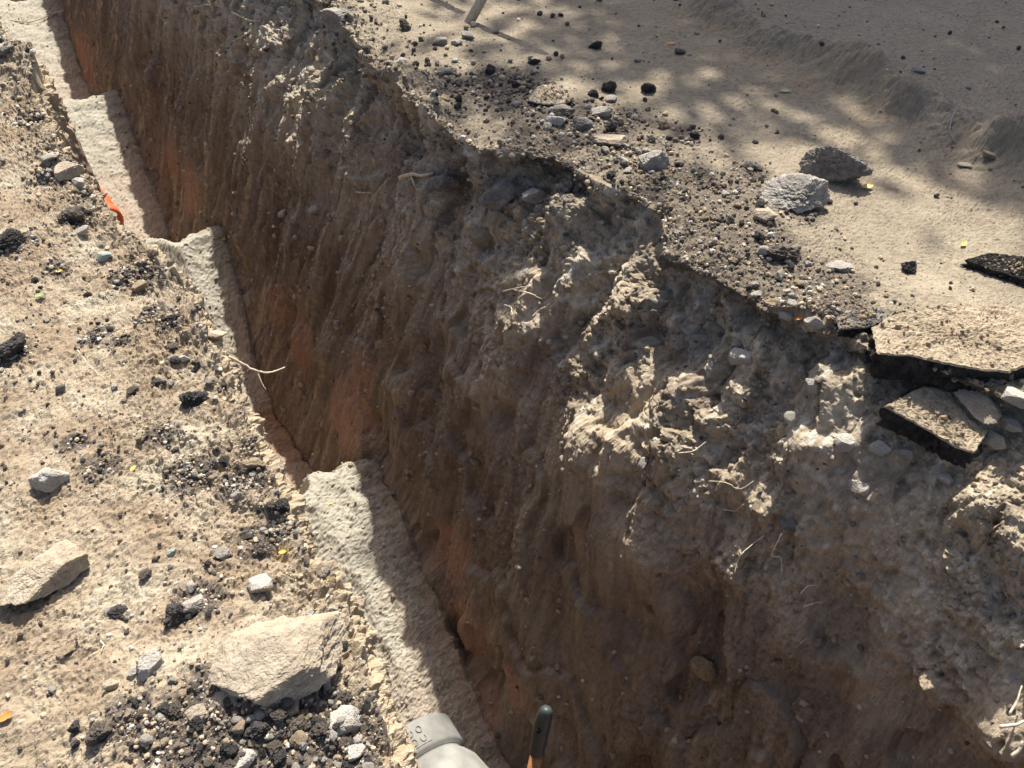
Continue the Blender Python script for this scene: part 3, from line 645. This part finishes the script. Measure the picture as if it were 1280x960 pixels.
# ------------------------------------------------------------------ asphalt slabs: dusty top, black broken edge
M_slabtop = soil_mat('slab_dust', .7, 1.0, .3, False, (.46, .38, .27), (.36, .29, .205))
M_slabedge = soil_mat('slab_asphalt', 1.0, .8, .6, False, (.065, .06, .055), (.02, .019, .019))
def slab(outline, thick, label, zoff=.02, tilt=(0, 0), seed=1, topmat=None, z0=None, bevel=.006):
    pts = [hit(a, b) for a, b in outline]; zc = np.mean([p[2] for p in pts]) + zoff if z0 is None else z0
    pts = np.array([unproj(a, b, zc) for a, b in outline]); cen = pts.mean(0)
    r_ = np.random.default_rng(seed); pol = []
    for i in range(len(pts)):
        a, b = pts[i], pts[(i + 1) % len(pts)]; k = max(2, int(np.linalg.norm(b - a) / .006))
        for j in range(k): pol.append(a + (b - a) * j / k)
    pol = np.array(pol) - cen; n = len(pol)
    ang = np.arange(n); pol[:, :2] *= (1 + .03 * noise(ang * .13, seed + 0. * ang, 0. * ang) + .022 * noise(ang * .37, seed + 3. + 0 * ang, 0. * ang) + .012 * noise(ang * 1.1, seed + 5. + 0 * ang, 0. * ang))[:, None]
    def zt(p): return tilt[0] * p[:, 0] + tilt[1] * p[:, 1]
    rings, K = [], 40
    for k in range(K):
        f = k / K; q = pol * (1 - f); zn = .011 * fbm((q[:, 0] + cen[0]) * 30, (q[:, 1] + cen[1]) * 30, 0 * q[:, 0] + seed, 4, .62, 2.1, True) * min(1, f * 8 + .3)
        q = q.copy(); q[:, 2] = zt(q) + zn - (bevel if k == 0 else 0); rings.append(q)
    V = list(np.concatenate(rings)); cidx = len(V); V.append(np.array([0, 0, zt(np.zeros((1, 3)))[0]])); Fc = []
    for k in range(K - 1):
        for i in range(n): Fc.append((k * n + i, k * n + (i + 1) % n, (k + 1) * n + (i + 1) % n, (k + 1) * n + i))
    for i in range(n): Fc.append(((K - 1) * n + i, (K - 1) * n + (i + 1) % n, cidx))
    root = empty('asphalt_slab', tuple(cen)); tag(root, label, 'asphalt slab', 'broken asphalt slabs on the lip')
    obj('slab_top', new_mesh('slab_top', V, Fc, topmat or M_slabtop, False), root)
    V2, F2, KD = [], [], 7
    for k in range(KD):
        f = k / (KD - 1); q = pol * (1.0 - .05 * f); jitn = .045 * fbm((q[:, 0] + cen[0]) * 30, (q[:, 1] + cen[1]) * 30, 0 * q[:, 0] + 5 * f, 4, .7)
        nrm = q[:, :2] / np.maximum(np.linalg.norm(q[:, :2], axis=1, keepdims=True), 1e-6)
        q = q.copy(); q[:, :2] += nrm * (jitn * (k > 0))[:, None] - nrm * .002; q[:, 2] = zt(q) - bevel - .001 - thick * f; V2.append(q)
    V2 = list(np.concatenate(V2))
    for k in range(KD - 1):
        for i in range(n): F2.append((k * n + i, (k + 1) * n + i, (k + 1) * n + (i + 1) % n, k * n + (i + 1) % n))
    V2.append(np.array([0, 0, zt(np.zeros((1, 3)))[0] - bevel - thick])); b = len(V2) - 1
    for i in range(n): F2.append(((KD - 1) * n + i, b, (KD - 1) * n + (i + 1) % n))
    obj('broken_edge', new_mesh('broken_edge', V2, F2, M_slabedge, False), root)
    top = np.array(V); r_ = np.random.default_rng(seed + 50); cv, cf = [], []
    for _ in range(110):
        p = top[r_.integers(len(top))]; sz = .004 * (4 ** (r_.random() ** 2)); W, F_ = ico(0); W = W * sz * r_.uniform(.35, .7, 3) * (1 + .25 * r_.normal(size=(len(W), 1)))
        b = len(cv); cv += list(W + p + (0, 0, sz * .25)); cf += [tuple(i + b for i in f) for f in F_]
    tag(obj('crumbs', new_mesh('crumbs', cv, cf, M_rock['brown'], False), root), kind='stuff')
    return root
slab([(1090, 408), (1120, 392), (1190, 380), (1250, 383), (1310, 395), (1330, 440), (1262, 462), (1200, 455), (1140, 442), (1098, 440)], .10, 'big asphalt slab with crumbly tan top on the far lip', .045, (0, .05), 3)
slab([(1102, 515), (1150, 490), (1190, 492), (1240, 530), (1225, 556), (1200, 552), (1150, 532)], .07, 'smaller asphalt slab lying below the big slab', .045, (-.12, .22), 5)
slab([(1045, 396), (1075, 386), (1105, 384), (1112, 398), (1085, 408), (1050, 410)], .03, 'thin dark asphalt flake left of the big slab', .03, (0, .03), 8, M_rock['darkgrey'])
slab([(1206, 324), (1235, 316), (1300, 322), (1340, 345), (1290, 352), (1240, 336)], .035, 'black asphalt edge buried in the ground at the right', .03, (0, .02), 9, M_slabedge)
slab([(660, 122), (672, 110), (690, 107), (706, 113), (716, 124), (700, 127), (680, 126)], .02, 'pale thin slab lying on the dark rubble of the far bank', .035, (.05, .15), 12, M_rock['tan'])

# ------------------------------------------------------------------ tubes: stake, twigs, roots, shovel, pipes
def tube(pts, rad, sides=8, cap=True, wob=0, seed=0):
    pts = [np.array(p, float) for p in pts]; n = len(pts); rad = [rad] * n if np.isscalar(rad) else rad
    V, Fc = [], []; r_ = np.random.default_rng(seed); prev = None
    for i, p in enumerate(pts):
        t = pts[min(i + 1, n - 1)] - pts[max(i - 1, 0)]; t /= max(np.linalg.norm(t), 1e-9)
        a = np.cross(t, [0, 0, 1] if abs(t[2]) < .9 else [1, 0, 0]) if prev is None else prev - t * (prev @ t)
        a /= max(np.linalg.norm(a), 1e-9); b = np.cross(t, a); prev = a
        for k in range(sides):
            an = 2 * math.pi * k / sides; V.append(p + rad[i] * (1 + wob * r_.uniform(-1, 1)) * (math.cos(an) * a + math.sin(an) * b))
    for i in range(n - 1):
        for k in range(sides): Fc.append((i * sides + k, i * sides + (k + 1) % sides, (i + 1) * sides + (k + 1) % sides, (i + 1) * sides + k))
    if cap: Fc.append(tuple(range(sides))[::-1]); Fc.append(tuple((n - 1) * sides + k for k in range(sides)))
    return np.array(V), Fc
def smooth_path(pts, k=5, wob=0.0, seed=0):
    pts = [np.array(p, float) for p in pts]; out = []; r_ = np.random.default_rng(seed)
    ext_ = [2 * pts[0] - pts[1]] + pts + [2 * pts[-1] - pts[-2]]
    for i in range(1, len(ext_) - 2):
        p0, p1, p2, p3 = ext_[i - 1:i + 3]
        for j in range(k):
            t = j / k; out.append(.5 * (2 * p1 + (p2 - p0) * t + (2 * p0 - 5 * p1 + 4 * p2 - p3) * t * t + (3 * p1 - p0 - 3 * p2 + p3) * t ** 3) + r_.normal(size=3) * wob)
    out.append(pts[-1]); return out
M_stake = plain_mat('weathered_wood', (.42, .37, .3), .85, .3, 30, .4, (8, 8, .6))
M_twig = plain_mat('dry_twig', (.52, .42, .29), .85, .35, 60, .3)
M_root = plain_mat('pale_root', (.6, .52, .4), .85, .3, 60, .3)
def stake(px, py, label):
    b = hit(px, py) if 0 < px < 1279 and py > 0 else unproj(px, py); lean = np.array([.50, 0.03, .84]); lean /= np.linalg.norm(lean)
    V, Fc = tube([-lean * .12, lean * .2, lean * .55, lean * .88], [.029, .028, .0275, .027], 14, True, .02, 3)
    o = obj('wooden_stake', new_mesh('wooden_stake', V, Fc, M_stake), loc=tuple(b)); return tag(o, label, 'stake')
stake(586, 26, 'round weathered wooden stake leaning in the ground at the top of the far bank')
stake(500, -18, 'second leaning stake just beyond the top of the view')
def twig(pix, lift, r, label, branches=(), mat=None, cat='twig', name='twig', seed=1, zfix=None):
    def pt(p, l):
        q = hit(p[0], p[1]); v = np.array([0, 0, CAM_H]) - q; return q + v / np.linalg.norm(v) * l
    lifts = lift if hasattr(lift, '__len__') else [lift] * len(pix)
    base = [pt(p, l) for p, l in zip(pix, lifts)]
    if zfix is not None:                                              # a twig that reaches out over the drop: keep its own depth
        d0 = proj(base[zfix])[2]; base = [np.array([0, 0, CAM_H]) + ray(*p) * (d0 + .02 * i) for i, p in enumerate(pix)]
    pts = smooth_path(base, 5, .0008, seed); n = len(pts)
    o0 = pts[0]; root = obj(name, None) if False else None
    V, Fc = tube([p - o0 for p in pts], [1.0 * r * (1 - .55 * i / n) for i in range(n)], 6, True, .1, seed)
    o = obj(name, new_mesh(name, V, Fc, mat or M_twig), loc=tuple(o0)); tag(o, label, cat)
    for bi, bp in enumerate(branches):
        d0 = proj(pts[n // 2])[2]
        bpts = [np.array([0, 0, CAM_H]) + ray(*p) * d0 for p in bp] if zfix is not None else [pt(p, np.mean(lifts)) for p in bp]
        bpts = smooth_path(bpts, 4, .0006, seed + bi)
        V, Fc = tube([p - o0 for p in bpts], [r * .55 * (1 - .5 * i / len(bpts)) for i in range(len(bpts))], 5, True, .1, seed)
        obj('branch', new_mesh('branch', V, Fc, mat or M_twig), o)
    return o
twig([(286, 446), (300, 453), (322, 464), (340, 465), (356, 459)], .03, .0045, 'twig sticking out of the near lip over the trench', [[(322, 465), (327, 478), (333, 488)]], zfix=0)
twig([(12, 24), (38, 26), (60, 18), (80, 13)], .03, .008, 'dry twig lying across the sand in the top left corner')
twig([(288, 19), (310, 24), (326, 27)], .03, .007, 'short thick twig end in the wall at the top')
twig([(268, 66), (285, 55), (300, 46), (313, 38)], .05, .005, 'bent root end hanging from the far wall', [[(268, 66), (265, 80), (266, 92)]])
twig([(243, 8), (255, 7), (264, 4)], .04, .004, 'short twig at the top of the far wall')
twig([(463, 252), (472, 236), (480, 222), (486, 206)], .05, .004, 'forked twig hanging on the shaded wall below the ledge', [[(470, 220), (482, 216)], [(474, 235), (478, 250)]])
twig([(444, 242), (455, 241), (464, 241)], .03, .004, 'short pale twig left of the forked twig')
twig([(498, 222), (512, 217), (526, 219), (540, 217)], .03, .011, 'thick root poking from the wall right of the forked twig', [[(512, 218), (514, 230)]], M_twig, 'root', 'root')
twig([(629, 365), (645, 360), (661, 356)], .05, .0035, 'pale twig upper one of a crossed pair on the wall', mat=M_root)
twig([(642, 362), (658, 366), (675, 370)], .055, .0035, 'pale twig lower one of a crossed pair on the wall', mat=M_root)
twig([(630, 380), (638, 384), (640, 393)], .04, .003, 'curled rootlet under the crossed twigs', mat=M_root, cat='root', name='root')
twig([(665, 397), (672, 389), (680, 382)], .05, .004, 'short pale twig below the crossed pair', mat=M_root)
twig([(370, 243), (376, 240), (384, 243)], .03, .003, 'tiny twig on the far wall', mat=M_root) if False else None
twig([(918, 717), (925, 703), (926, 690), (940, 678), (952, 670)], .07, .0022, 'long pale root hanging free from the wall', mat=M_root, cat='root', name='root')
twig([(975, 668), (968, 682), (964, 692), (975, 696), (976, 712)], .07, .0022, 'forked pale root right of the long hanging root', [[(968, 682), (962, 684)]], M_root, 'root', 'root')
twig([(1001, 742), (1008, 733), (1020, 730)], .04, .002, 'upper short rootlet in the shaded wall', mat=M_root, cat='root', name='root')
twig([(1002, 758), (1015, 754), (1030, 751)], .04, .002, 'lower short rootlet in the shaded wall', mat=M_root, cat='root', name='root')
twig([(1001, 804), (1006, 797)], .04, .0015, 'tiny rootlet below the two short rootlets', mat=M_root, cat='root', name='root')
twig([(850, 568), (866, 562), (880, 552)], .05, .002, 'thin root arching from the lit lump', mat=M_root, cat='root', name='root')
twig([(884, 600), (905, 602), (925, 610), (940, 600)], .04, .002, 'brown root hair along the lit edge', mat=M_twig, cat='root', name='root')
twig([(903, 636), (918, 638), (928, 630)], .04, .002, 'curved root hair under the lit edge', mat=M_twig, cat='root', name='root')
twig([(1262, 890), (1268, 872), (1280, 854)], .05, .004, 'slim stick rising at the lower right edge', mat=M_root)
twig([(1248, 908), (1268, 904), (1290, 898)], .05, .006, 'stick lying on the lit lump in the lower right corner', mat=M_root)
twig([(1262, 948), (1272, 938), (1290, 925)], .05, .006, 'stick end in the bottom right corner', mat=M_root)
twig([(97, 437), (112, 456), (131, 473)], .006, .0014, 'dry straw lying on the near bank', mat=M_root, cat='straw', name='straw')
twig([(1193, 138), (1188, 152), (1186, 166), (1196, 176)], .015, .0035, 'bent dark wire standing on the ridge', mat=plain_mat('wire', (.22, .21, .2), .5), cat='wire', name='wire')
twig([(122, 800), (128, 806), (126, 814)], .006, .0015, 'short straw left of the black crumbly lump', mat=M_root, cat='straw', name='straw')

# leaves
def leaf(px, py, size, rot, mat, label):
    p = hit(px, py); V, Fc = [], []; n = 7
    for i in range(n):
        t = i / (n - 1); w_ = .26 * math.sin(math.pi * min(1, .06 + t * .92)) ** .8
        for k, a in enumerate((-1, 0, 1)): V.append(((t - .5) * size, a * w_ * size, abs(a) * .06 * size + .08 * size * (t - .5) ** 2 + .004))
    for i in range(n - 1):
        for k in range(2): Fc.append((i * 3 + k, (i + 1) * 3 + k, (i + 1) * 3 + k + 1, i * 3 + k + 1))
    me = new_mesh('leaf', V, Fc, mat); o = obj('leaf', me, loc=tuple(p + np.array([0, 0, .004]))); o.rotation_euler = (.15, -.1, rot)
    return tag(o, label, 'leaf')
LG = plain_mat('green_leaf', (.28, .36, .13), .5, .2, 60); LY = plain_mat('yellow_leaf', (.6, .42, .08), .5, .25, 60); LO = plain_mat('orange_leaf', (.6, .24, .05), .5, .25, 60)
leaf(50, 371, .032, .5, LG, 'pale green leaf lying on the near bank')
leaf(75, 340, .028, -.2, LY, 'yellow leaf beside the dark gravel above the green leaf')
leaf(412, 629, .03, .3, LY, 'yellow leaf on the nearest sand heap')
leaf(167, 587, .02, 1.2, LY, 'yellow leaf crumb right of the white triangular stone')
leaf(1003, 394, .03, .4, LO, 'orange leaf on the white stones of the far lip')
leaf(1083, 234, .05, .1, LY, 'yellow leaf beside the dark pitted boulder')
leaf(980, 115, .05, -.3, LG, 'green leaf at the foot of the ridge')
leaf(1203, 307, .035, .8, LY, 'yellow leaf near the buried asphalt edge')
leaf(838, 54, .05, .2, LO, 'orange leaf on the sand by the flat dark clod')
leaf(355, 690, .02, .2, LY, 'yellow leaf scrap in the dark gravel')
leaf(8, 895, .03, .7, LO, 'orange leaf scrap at the lower left edge')

# ------------------------------------------------------------------ shovel standing in the trench
M_grip = plain_mat('rubber_grip', (.035, .045, .045), .45, .2, 50, .1); M_shaft = plain_mat('shaft_wood', (.28, .125, .05), .6, .3, 20, .2, (10, 10, .5)); M_steel = plain_mat('steel', (.16, .16, .17), .5, .3, 30)
top = np.array([0, 0, CAM_H]) + ray(683, 880) * 2.02; low = np.array([0, 0, CAM_H]) + ray(664, 975) * 2.10
ax = low - top; ax /= np.linalg.norm(ax)
shov = empty('shovel', tuple(top + ax * 1.35)); tag(shov, 'shovel standing in the trench with a dark rubber grip on an orange wooden shaft', 'shovel')
o0 = top + ax * 1.35
def along(t, off=(0, 0, 0)): return top + ax * t - o0 + np.array(off)
V, Fc = tube([along(t) for t in (.0, .004, .012, .03, .06, .09, .12, .15, .158, .16)], [.006, .013, .0175, .020, .0215, .0215, .0205, .0195, .019, .015], 18)
side = np.cross(ax, [0, 1, 0]); side /= np.linalg.norm(side); fr = np.cross(side, ax)
bend = []
for v in V:
    t = float((v + o0 - top) @ ax); v = v + fr * (-.012 * max(0, .06 - t) / .06) + side * 0; bend.append(v)
gr = obj('grip', new_mesh('grip', bend, Fc, M_grip), shov)
hc = along(.068) - fr * .0 ; camv = np.array([0, 0, CAM_H]) - (hc + o0); camv -= ax * (camv @ ax); camv /= np.linalg.norm(camv)
V, Fc = tube([hc + camv * .0175 - side * .006, hc + camv * .0225 - side * .006], [.0075, .0068], 14)
obj('grip_hole', new_mesh('grip_hole', V, Fc, plain_mat('hole_dark', (.008, .008, .008), .9)), gr)
V, Fc = tube([along(t) for t in (.15, .5, 1.0, 1.13)], [.0165, .0165, .017, .017], 14); obj('shaft', new_mesh('shaft', V, Fc, M_shaft), shov)
V, Fc = [], []
for i in range(9):
    t = i / 8; wv = .11 * (1 - .0 * t) if t < .6 else .11 * math.sqrt(max(0.02, 1 - ((t - .6) / .42) ** 2))
    for k in range(7):
        a = k / 3 - 1; V.append(along(1.08 + .27 * t) + side * a * wv + camv * (.02 * a * a + .01))
for i in range(8):
    for k in range(6): Fc.append((i * 7 + k, i * 7 + k + 1, (i + 1) * 7 + k + 1, (i + 1) * 7 + k))
bl = obj('blade', new_mesh('blade', V, Fc, M_steel), shov); md = bl.modifiers.new('thick', 'SOLIDIFY'); md.thickness = .003

# ------------------------------------------------------------------ orange sewer pipe along the left of the trench, and the grey fitting near the camera
M_pvc = plain_mat('orange_pvc', (.62, .13, .045), .4, .12, 12)
def world(s, n, z): return np.array([s * D2[0] + n * N2[0], s * D2[1] + n * N2[1], z])
def pipe(path, r, label):
    root = empty('sewer_pipe', tuple(path[0])); tag(root, label, 'pipe', 'orange sewer pipes in the trench')
    V, Fc = tube([p - path[0] for p in path], r, 28); obj('barrel', new_mesh('barrel', V, Fc, M_pvc), root)
    d = path[-1] - path[0]; d /= np.linalg.norm(d)
    V, Fc = tube([-d * .0, -d * -.004, d * .12, d * .13], [r * 1.02, r * 1.16, r * 1.16, r * 1.02], 28); obj('socket', new_mesh('socket', V, Fc, M_pvc), root)
def pipe_at(p0, p1, z, r, label):
    a_, b_ = unproj(*p0, z), unproj(*p1, z); d = (b_ - a_) / np.linalg.norm(b_ - a_); lft = np.array([-d[1], d[0], 0]); lft = lft if lft @ np.array([*N2, 0]) < 0 else -lft
    pipe([b_ + d * .1 + lft * r * 1.5, a_ - d * .1 + lft * r * 1.5], r, label)
pipe_at((138, 234), (156, 264), -2.27, .11, 'orange pipe showing along the near lip beside the far sand heap')
pipe_at((62, 106), (74, 122), -2.2, .11, 'orange pipe end under the pale mound at the far left')
M_cast = plain_mat('grey_cast', (.235, .235, .218), .85, .3, 9, .3)
FIT = dict(s1=1.58, n0=.47, z0=-2.14, r=.20)
def fit_pt(s, ang, dr=0.0):                                         # ang from the top, positive towards the far wall
    r = FIT['r'] + dr; return world(s, FIT['n0'] + r * math.sin(ang), FIT['z0'] + r * math.cos(ang))
root = empty('pipe_fitting', tuple(world(FIT['s1'], FIT['n0'], FIT['z0']))); tag(root, 'smooth grey moulded pipe fitting with embossed panel at the bottom of the trench', 'pipe fitting')
o0 = world(FIT['s1'], FIT['n0'], FIT['z0'])
prof = [(0, -.06), (0, -.012), (.006, -.002), (.02, 0), (.13, .002), (.145, -.004), (.15, -.02), (.165, -.022), (.185, -.004), (.23, .02), (.32, .036), (.45, .04), (.8, .04), (.8, -.08)]
V, Fc, K = [], [], 40
for ds, dr in prof:
    for k in range(K): V.append(fit_pt(FIT['s1'] - ds, 2 * math.pi * k / K, dr) - o0)
for i in range(len(prof) - 1):
    for k in range(K): Fc.append((i * K + k, i * K + (k + 1) % K, (i + 1) * K + (k + 1) % K, (i + 1) * K + k))
me = new_mesh('body', V, Fc, M_cast); obj('body', me, root)
def patch(name, s0, s1, a0, a1, h, par, prf=None):
    f = lambda s: np.interp(FIT['s1'] - s, [p[0] for p in prof[3:]], [p[1] for p in prof[3:]])
    V, Fc, n, m_ = [], [], 6, 6
    for lay in (-.004, h):
        for i in range(n):
            for j in range(m_):
                s = s0 + (s1 - s0) * i / (n - 1); V.append(fit_pt(s, a0 + (a1 - a0) * j / (m_ - 1), f(s) + lay) - o0)
    for i in range(n - 1):
        for j in range(m_ - 1):
            b = n * m_; Fc.append((b + i * m_ + j, b + i * m_ + j + 1, b + (i + 1) * m_ + j + 1, b + (i + 1) * m_ + j))
    ring = [i * m_ for i in range(n)] + [(n - 1) * m_ + j for j in range(1, m_)] + [i * m_ + m_ - 1 for i in range(n - 2, -1, -1)] + [j for j in range(m_ - 2, 0, -1)]
    for i in range(len(ring)):
        a, c = ring[i], ring[(i + 1) % len(ring)]; Fc.append((a, c, c + n * m_, a + n * m_))
    return obj(name, new_mesh(name, V, Fc, M_cast, False), par)
pan = patch('panel', FIT['s1'] - .03, FIT['s1'] - .125, -.62, .28, .0035, root)
def ringmark(s, a, rs, arc=(0, 6.283)):
    pts = [fit_pt(s + rs * math.cos(q), a + rs / FIT['r'] * .8 * math.sin(q), .0075) - o0 for q in np.linspace(arc[0], arc[1], 14)]
    V, Fc = tube(pts, .0022, 5); obj('embossed_mark', new_mesh('embossed_mark', V, Fc, M_cast), pan)
for q, (ds, a) in enumerate([(.055, .13), (.055, -.08), (.055, -.30), (.1, .13), (.1, -.08), (.1, -.30)]): ringmark(FIT['s1'] - ds, a, .015, (0, 6.283) if q % 2 == 0 else (.8, 5.5))

# ------------------------------------------------------------------ scattered small clods (individuals) and crumbs (stuff)
Pn = P; vis = np.zeros(S * C, bool); u_, v_, d_ = proj(P); inframe = (u_ > -20) & (u_ < 1300) & (v_ > -20) & (v_ < 980)
area = np.linalg.norm(np.cross(np.gradient(P, axis=0), np.gradient(P, axis=1)), axis=-1)
denL = np.zeros((S, C)); denL[:, mL] = .22 + 5 * np.clip(kL, 0, 1) ** 1.3 + 1.2 * np.exp(-from_lipL[:, mL] / .08)
denR = np.zeros((S, C)); denR[:, mR] = .05 + 4 * np.clip(kR, 0, 1) ** 1.3 + 2.2 * np.exp(-from_lip[:, mR] / .15)
denW = np.zeros((S, C)); denW[:, zone == 3] = 1.6 * np.exp(-depth[:, zone == 3] / .35) + .28
denBig = np.zeros((S, C)); denBig[:, mL] = spots(X[:, mL], Y[:, mL], [(300, 900, .10), (380, 890, .08), (430, 930, .05), (230, 910, .06), (330, 945, .08), (360, 640, .05), (410, 690, .04), (300, 620, .05)]) ** 1.3
denF = np.zeros((S, C)); denF[:, zone == 2] = 1.0 + 5 * np.linspace(0, 1, CF)[None] ** 8
def sample(den, n, seed):
    w_ = (den * area * inframe / np.maximum(d_, .5) ** 1.2).ravel(); r_ = np.random.default_rng(seed)
    cs = np.cumsum(w_); return np.searchsorted(cs, r_.uniform(0, cs[-1], n))
TPL = [rock_shape(900 + i, 0, 0, .25, .2) for i in range(6)] + [rock_shape(950 + i, 1, 7, .10, .15) for i in range(3)]
def crumbs(name, den, n, smin, smax, palette, wts, seed, label_kind='stuff'):
    ids = sample(den, n, seed); r_ = np.random.default_rng(seed + 1); Vs, Fs, Cs, base = [], [], [], 0
    pc = np.array(palette); ch = r_.choice(len(pc), n, p=np.array(wts) / sum(wts))
    size = smin * (smax / smin) ** (r_.random(n) ** 2.2) * np.clip(d_.ravel()[ids] / 2.2, .8, 2.2)
    for i, (vi, sz) in enumerate(zip(ids, size)):
        W, Fc = TPL[r_.integers(9)]; a = r_.uniform(0, 6.28); ca, sa = math.cos(a), math.sin(a)
        W = W * np.array([1, r_.uniform(.6, 1), r_.uniform(.5, .9)]) * sz
        W = np.stack([W[:, 0] * ca - W[:, 1] * sa, W[:, 0] * sa + W[:, 1] * ca, W[:, 2]], 1)
        Vs.append(W + Pf[vi] + N0.reshape(-1, 3)[vi] * sz * .22); Fs.append(Fc + base); base += len(W)
        Cs.append(np.tile(pc[ch[i]] * r_.uniform(.75, 1.25), (len(W), 1)))
    me = grid_mesh(name, np.concatenate(Vs), np.concatenate(Cs), np.concatenate(Fs), M_crumb)
    return tag(obj(name, me), kind='stuff')
TAN, DK, BR, WH, GY = (.40, .32, .22), (.07, .062, .058), (.2, .155, .11), (.47, .44, .38), (.29, .265, .23)
crumbs('gravel', denL, 9000, .003, .016, [TAN, DK, BR, WH, GY], [3, 4, 3, 1.0, 1.5], 21)
crumbs('gravel', denR, 5000, .004, .018, [TAN, DK, BR, WH, GY], [2, 4, 3, .8, 1.5], 22)
crumbs('gravel', denW, 5000, .004, .022, [(.3, .25, .185), DK, (.19, .155, .12), WH, (.26, .22, .175)], [4, .3, 4, .35, 3], 23)
crumbs('gravel', denF, 700, .004, .016, [TAN, GY, BR], [3, 2, 1], 24)
def near_label(base, p, where):
    u, v, _ = proj(p); c = [((px - u) ** 2 + ((py - v) * 1.3) ** 2, px, py, lab) for px, py, w_, h_, kd, lab, sub in ROCKS if w_ >= 20 and len(lab.split()) <= 8]
    d2, px, py, lab = min(c); dx, dy = u - px, v - py
    if d2 > 130 ** 2: return base + ' ' + where
    side = ('left of' if dx < 0 else 'right of') if abs(dx) > abs(dy) else ('above' if dy < 0 else 'below')
    return base + (' just ' if d2 < 45 ** 2 else ' ') + side + ' the ' + lab
def clods(den, n, kinds, smin, smax, seed, where, group):
    ids = sample(den, n, seed); r_ = np.random.default_rng(seed); tpl = {}
    for k in kinds:
        fct, rg, lp = KINDS[k]; tpl[k] = [new_mesh('clod', *rock_shape(500 + 10 * seed + j, 3 if k in ('asphalt', 'darkclay') else 2, fct, rg * 1.4, lp * 1.3), M_rock[k], False) for j in range(6)]
    wname = {'asphalt': ('small black asphalt crumb', 'asphalt crumb'), 'darkclay': ('small dark clod', 'clod'), 'brown': ('small brown dirt lump', 'dirt lump'), 'white': ('small white pebble', 'pebble'), 'grey': ('small grey pebble', 'pebble')}
    for i, vi in enumerate(ids):
        k = kinds[r_.integers(len(kinds))]; sz = smin * (smax / smin) ** (r_.random() ** 1.5) * float(np.clip(d_.ravel()[vi] / 2.2, .8, 2))
        o = bpy.data.objects.new(wname[k][1].replace(' ', '_'), tpl[k][r_.integers(6)]); COL.objects.link(o)
        o.location = tuple(Pf[vi] + N0.reshape(-1, 3)[vi] * sz * .2); o.scale = (sz, sz * r_.uniform(.7, 1), sz * r_.uniform(.55, .85)); o.rotation_euler = (r_.uniform(-.4, .4), r_.uniform(-.4, .4), r_.uniform(0, 6.28))
        tag(o, near_label(wname[k][0], Pf[vi], where), wname[k][1], wname[k][0].replace('crumb', 'crumbs').replace('clod', 'clods').replace('lump', 'lumps').replace('pebble', 'pebbles') + ' ' + group)
clods(denL, 170, ['asphalt', 'asphalt', 'darkclay', 'brown', 'grey', 'white'], .012, .034, 31, 'lying among others on the near bank', 'on the near bank')
clods(denR, 130, ['asphalt', 'asphalt', 'darkclay', 'brown', 'grey', 'white'], .014, .04, 32, 'lying among others on the far bank', 'on the far bank')
clods(denBig, 150, ['asphalt', 'darkclay', 'darkclay', 'brown', 'grey'], .012, .05, 34, 'in the dark rubble of the near bank', 'in the rubble of the near bank')
clods(denW, 60, ['brown', 'grey', 'white'], .014, .04, 33, 'stuck in the trench wall', 'in the trench wall')

# ------------------------------------------------------------------ trees beyond the view: their crowns dapple the far bank
M_bark = plain_mat('bark', (.13, .1, .075), .9, .35, 14, .6, (3, 3, .6)); M_leaf = plain_mat('tree_leaf', (.07, .11, .035), .55, .35, 3)
def tree(x, y, ht, cr, seed, label, leaves=2600):
    r_ = np.random.default_rng(seed); root = empty('tree', (x, y, 0)); tag(root, label, 'tree', 'trees shading the far bank')
    Vt, Ft = tube(smooth_path([(0, 0, -.2), (.05, .03, 1.5), (-.05, .08, 3), (.05, 0, ht * .8)], 5), list(np.linspace(.16, .06, 16)), 10, True, .05, seed); Vt = list(Vt); Ft = list(Ft)
    tips = []
    for k in range(11):
        a = k * 2.4 + r_.uniform(-.3, .3); z0 = ht * r_.uniform(.60, .74); L_ = cr * r_.uniform(.6, 1); tip = np.array([math.cos(a) * L_, math.sin(a) * L_, z0 + r_.uniform(.4, 1.5)])
        V, Fc = tube(smooth_path([(0, 0, z0), tip * np.array([.5, .5, 1]) + (0, 0, -.35), tip], 4), list(np.linspace(.05, .012, 9)), 6); b = len(Vt); Vt += list(V); Ft += [tuple(i + b for i in f) for f in Fc]; tips.append(tip)
    obj('trunk', new_mesh('trunk', Vt, Ft, M_bark), root)
    cl = [t_ * np.array([r_.uniform(.3, 1.1), r_.uniform(.3, 1.1), 1]) + r_.normal(size=3) * .3 for t_ in tips for _ in range(7)] + [np.array([r_.uniform(-.5, .5) * cr, r_.uniform(-.5, .5) * cr, ht * r_.uniform(.74, .98)]) for _ in range(40)]
    V, Fc = [], []
    for i in range(leaves):
        c = cl[r_.integers(len(cl))] + r_.normal(size=3) * np.array([.28, .28, .2]); d = r_.normal(size=3); d /= np.linalg.norm(d); e = np.cross(d, r_.normal(size=3)); e /= np.linalg.norm(e); l = r_.uniform(.09, .17)
        b = len(V); V += [c - d * l, c + e * l * .45, c + d * l, c - e * l * .45]; Fc.append((b, b + 1, b + 2, b + 3))
    obj('crown', new_mesh('crown', V, Fc, M_leaf, False), root)
tree(3.5, 14.5, 13.0, 2.6, 41, 'tall broadleaf tree beyond the top right of the view, shading the ridge', 2300)
tree(1.5, 12.3, 12.5, 1.9, 42, 'slim broadleaf tree farther back beyond the top of the view', 1700)
tree(2.9, 10.4, 11.0, 1.6, 43, 'sparse broadleaf tree beyond the right edge of the view', 3400)
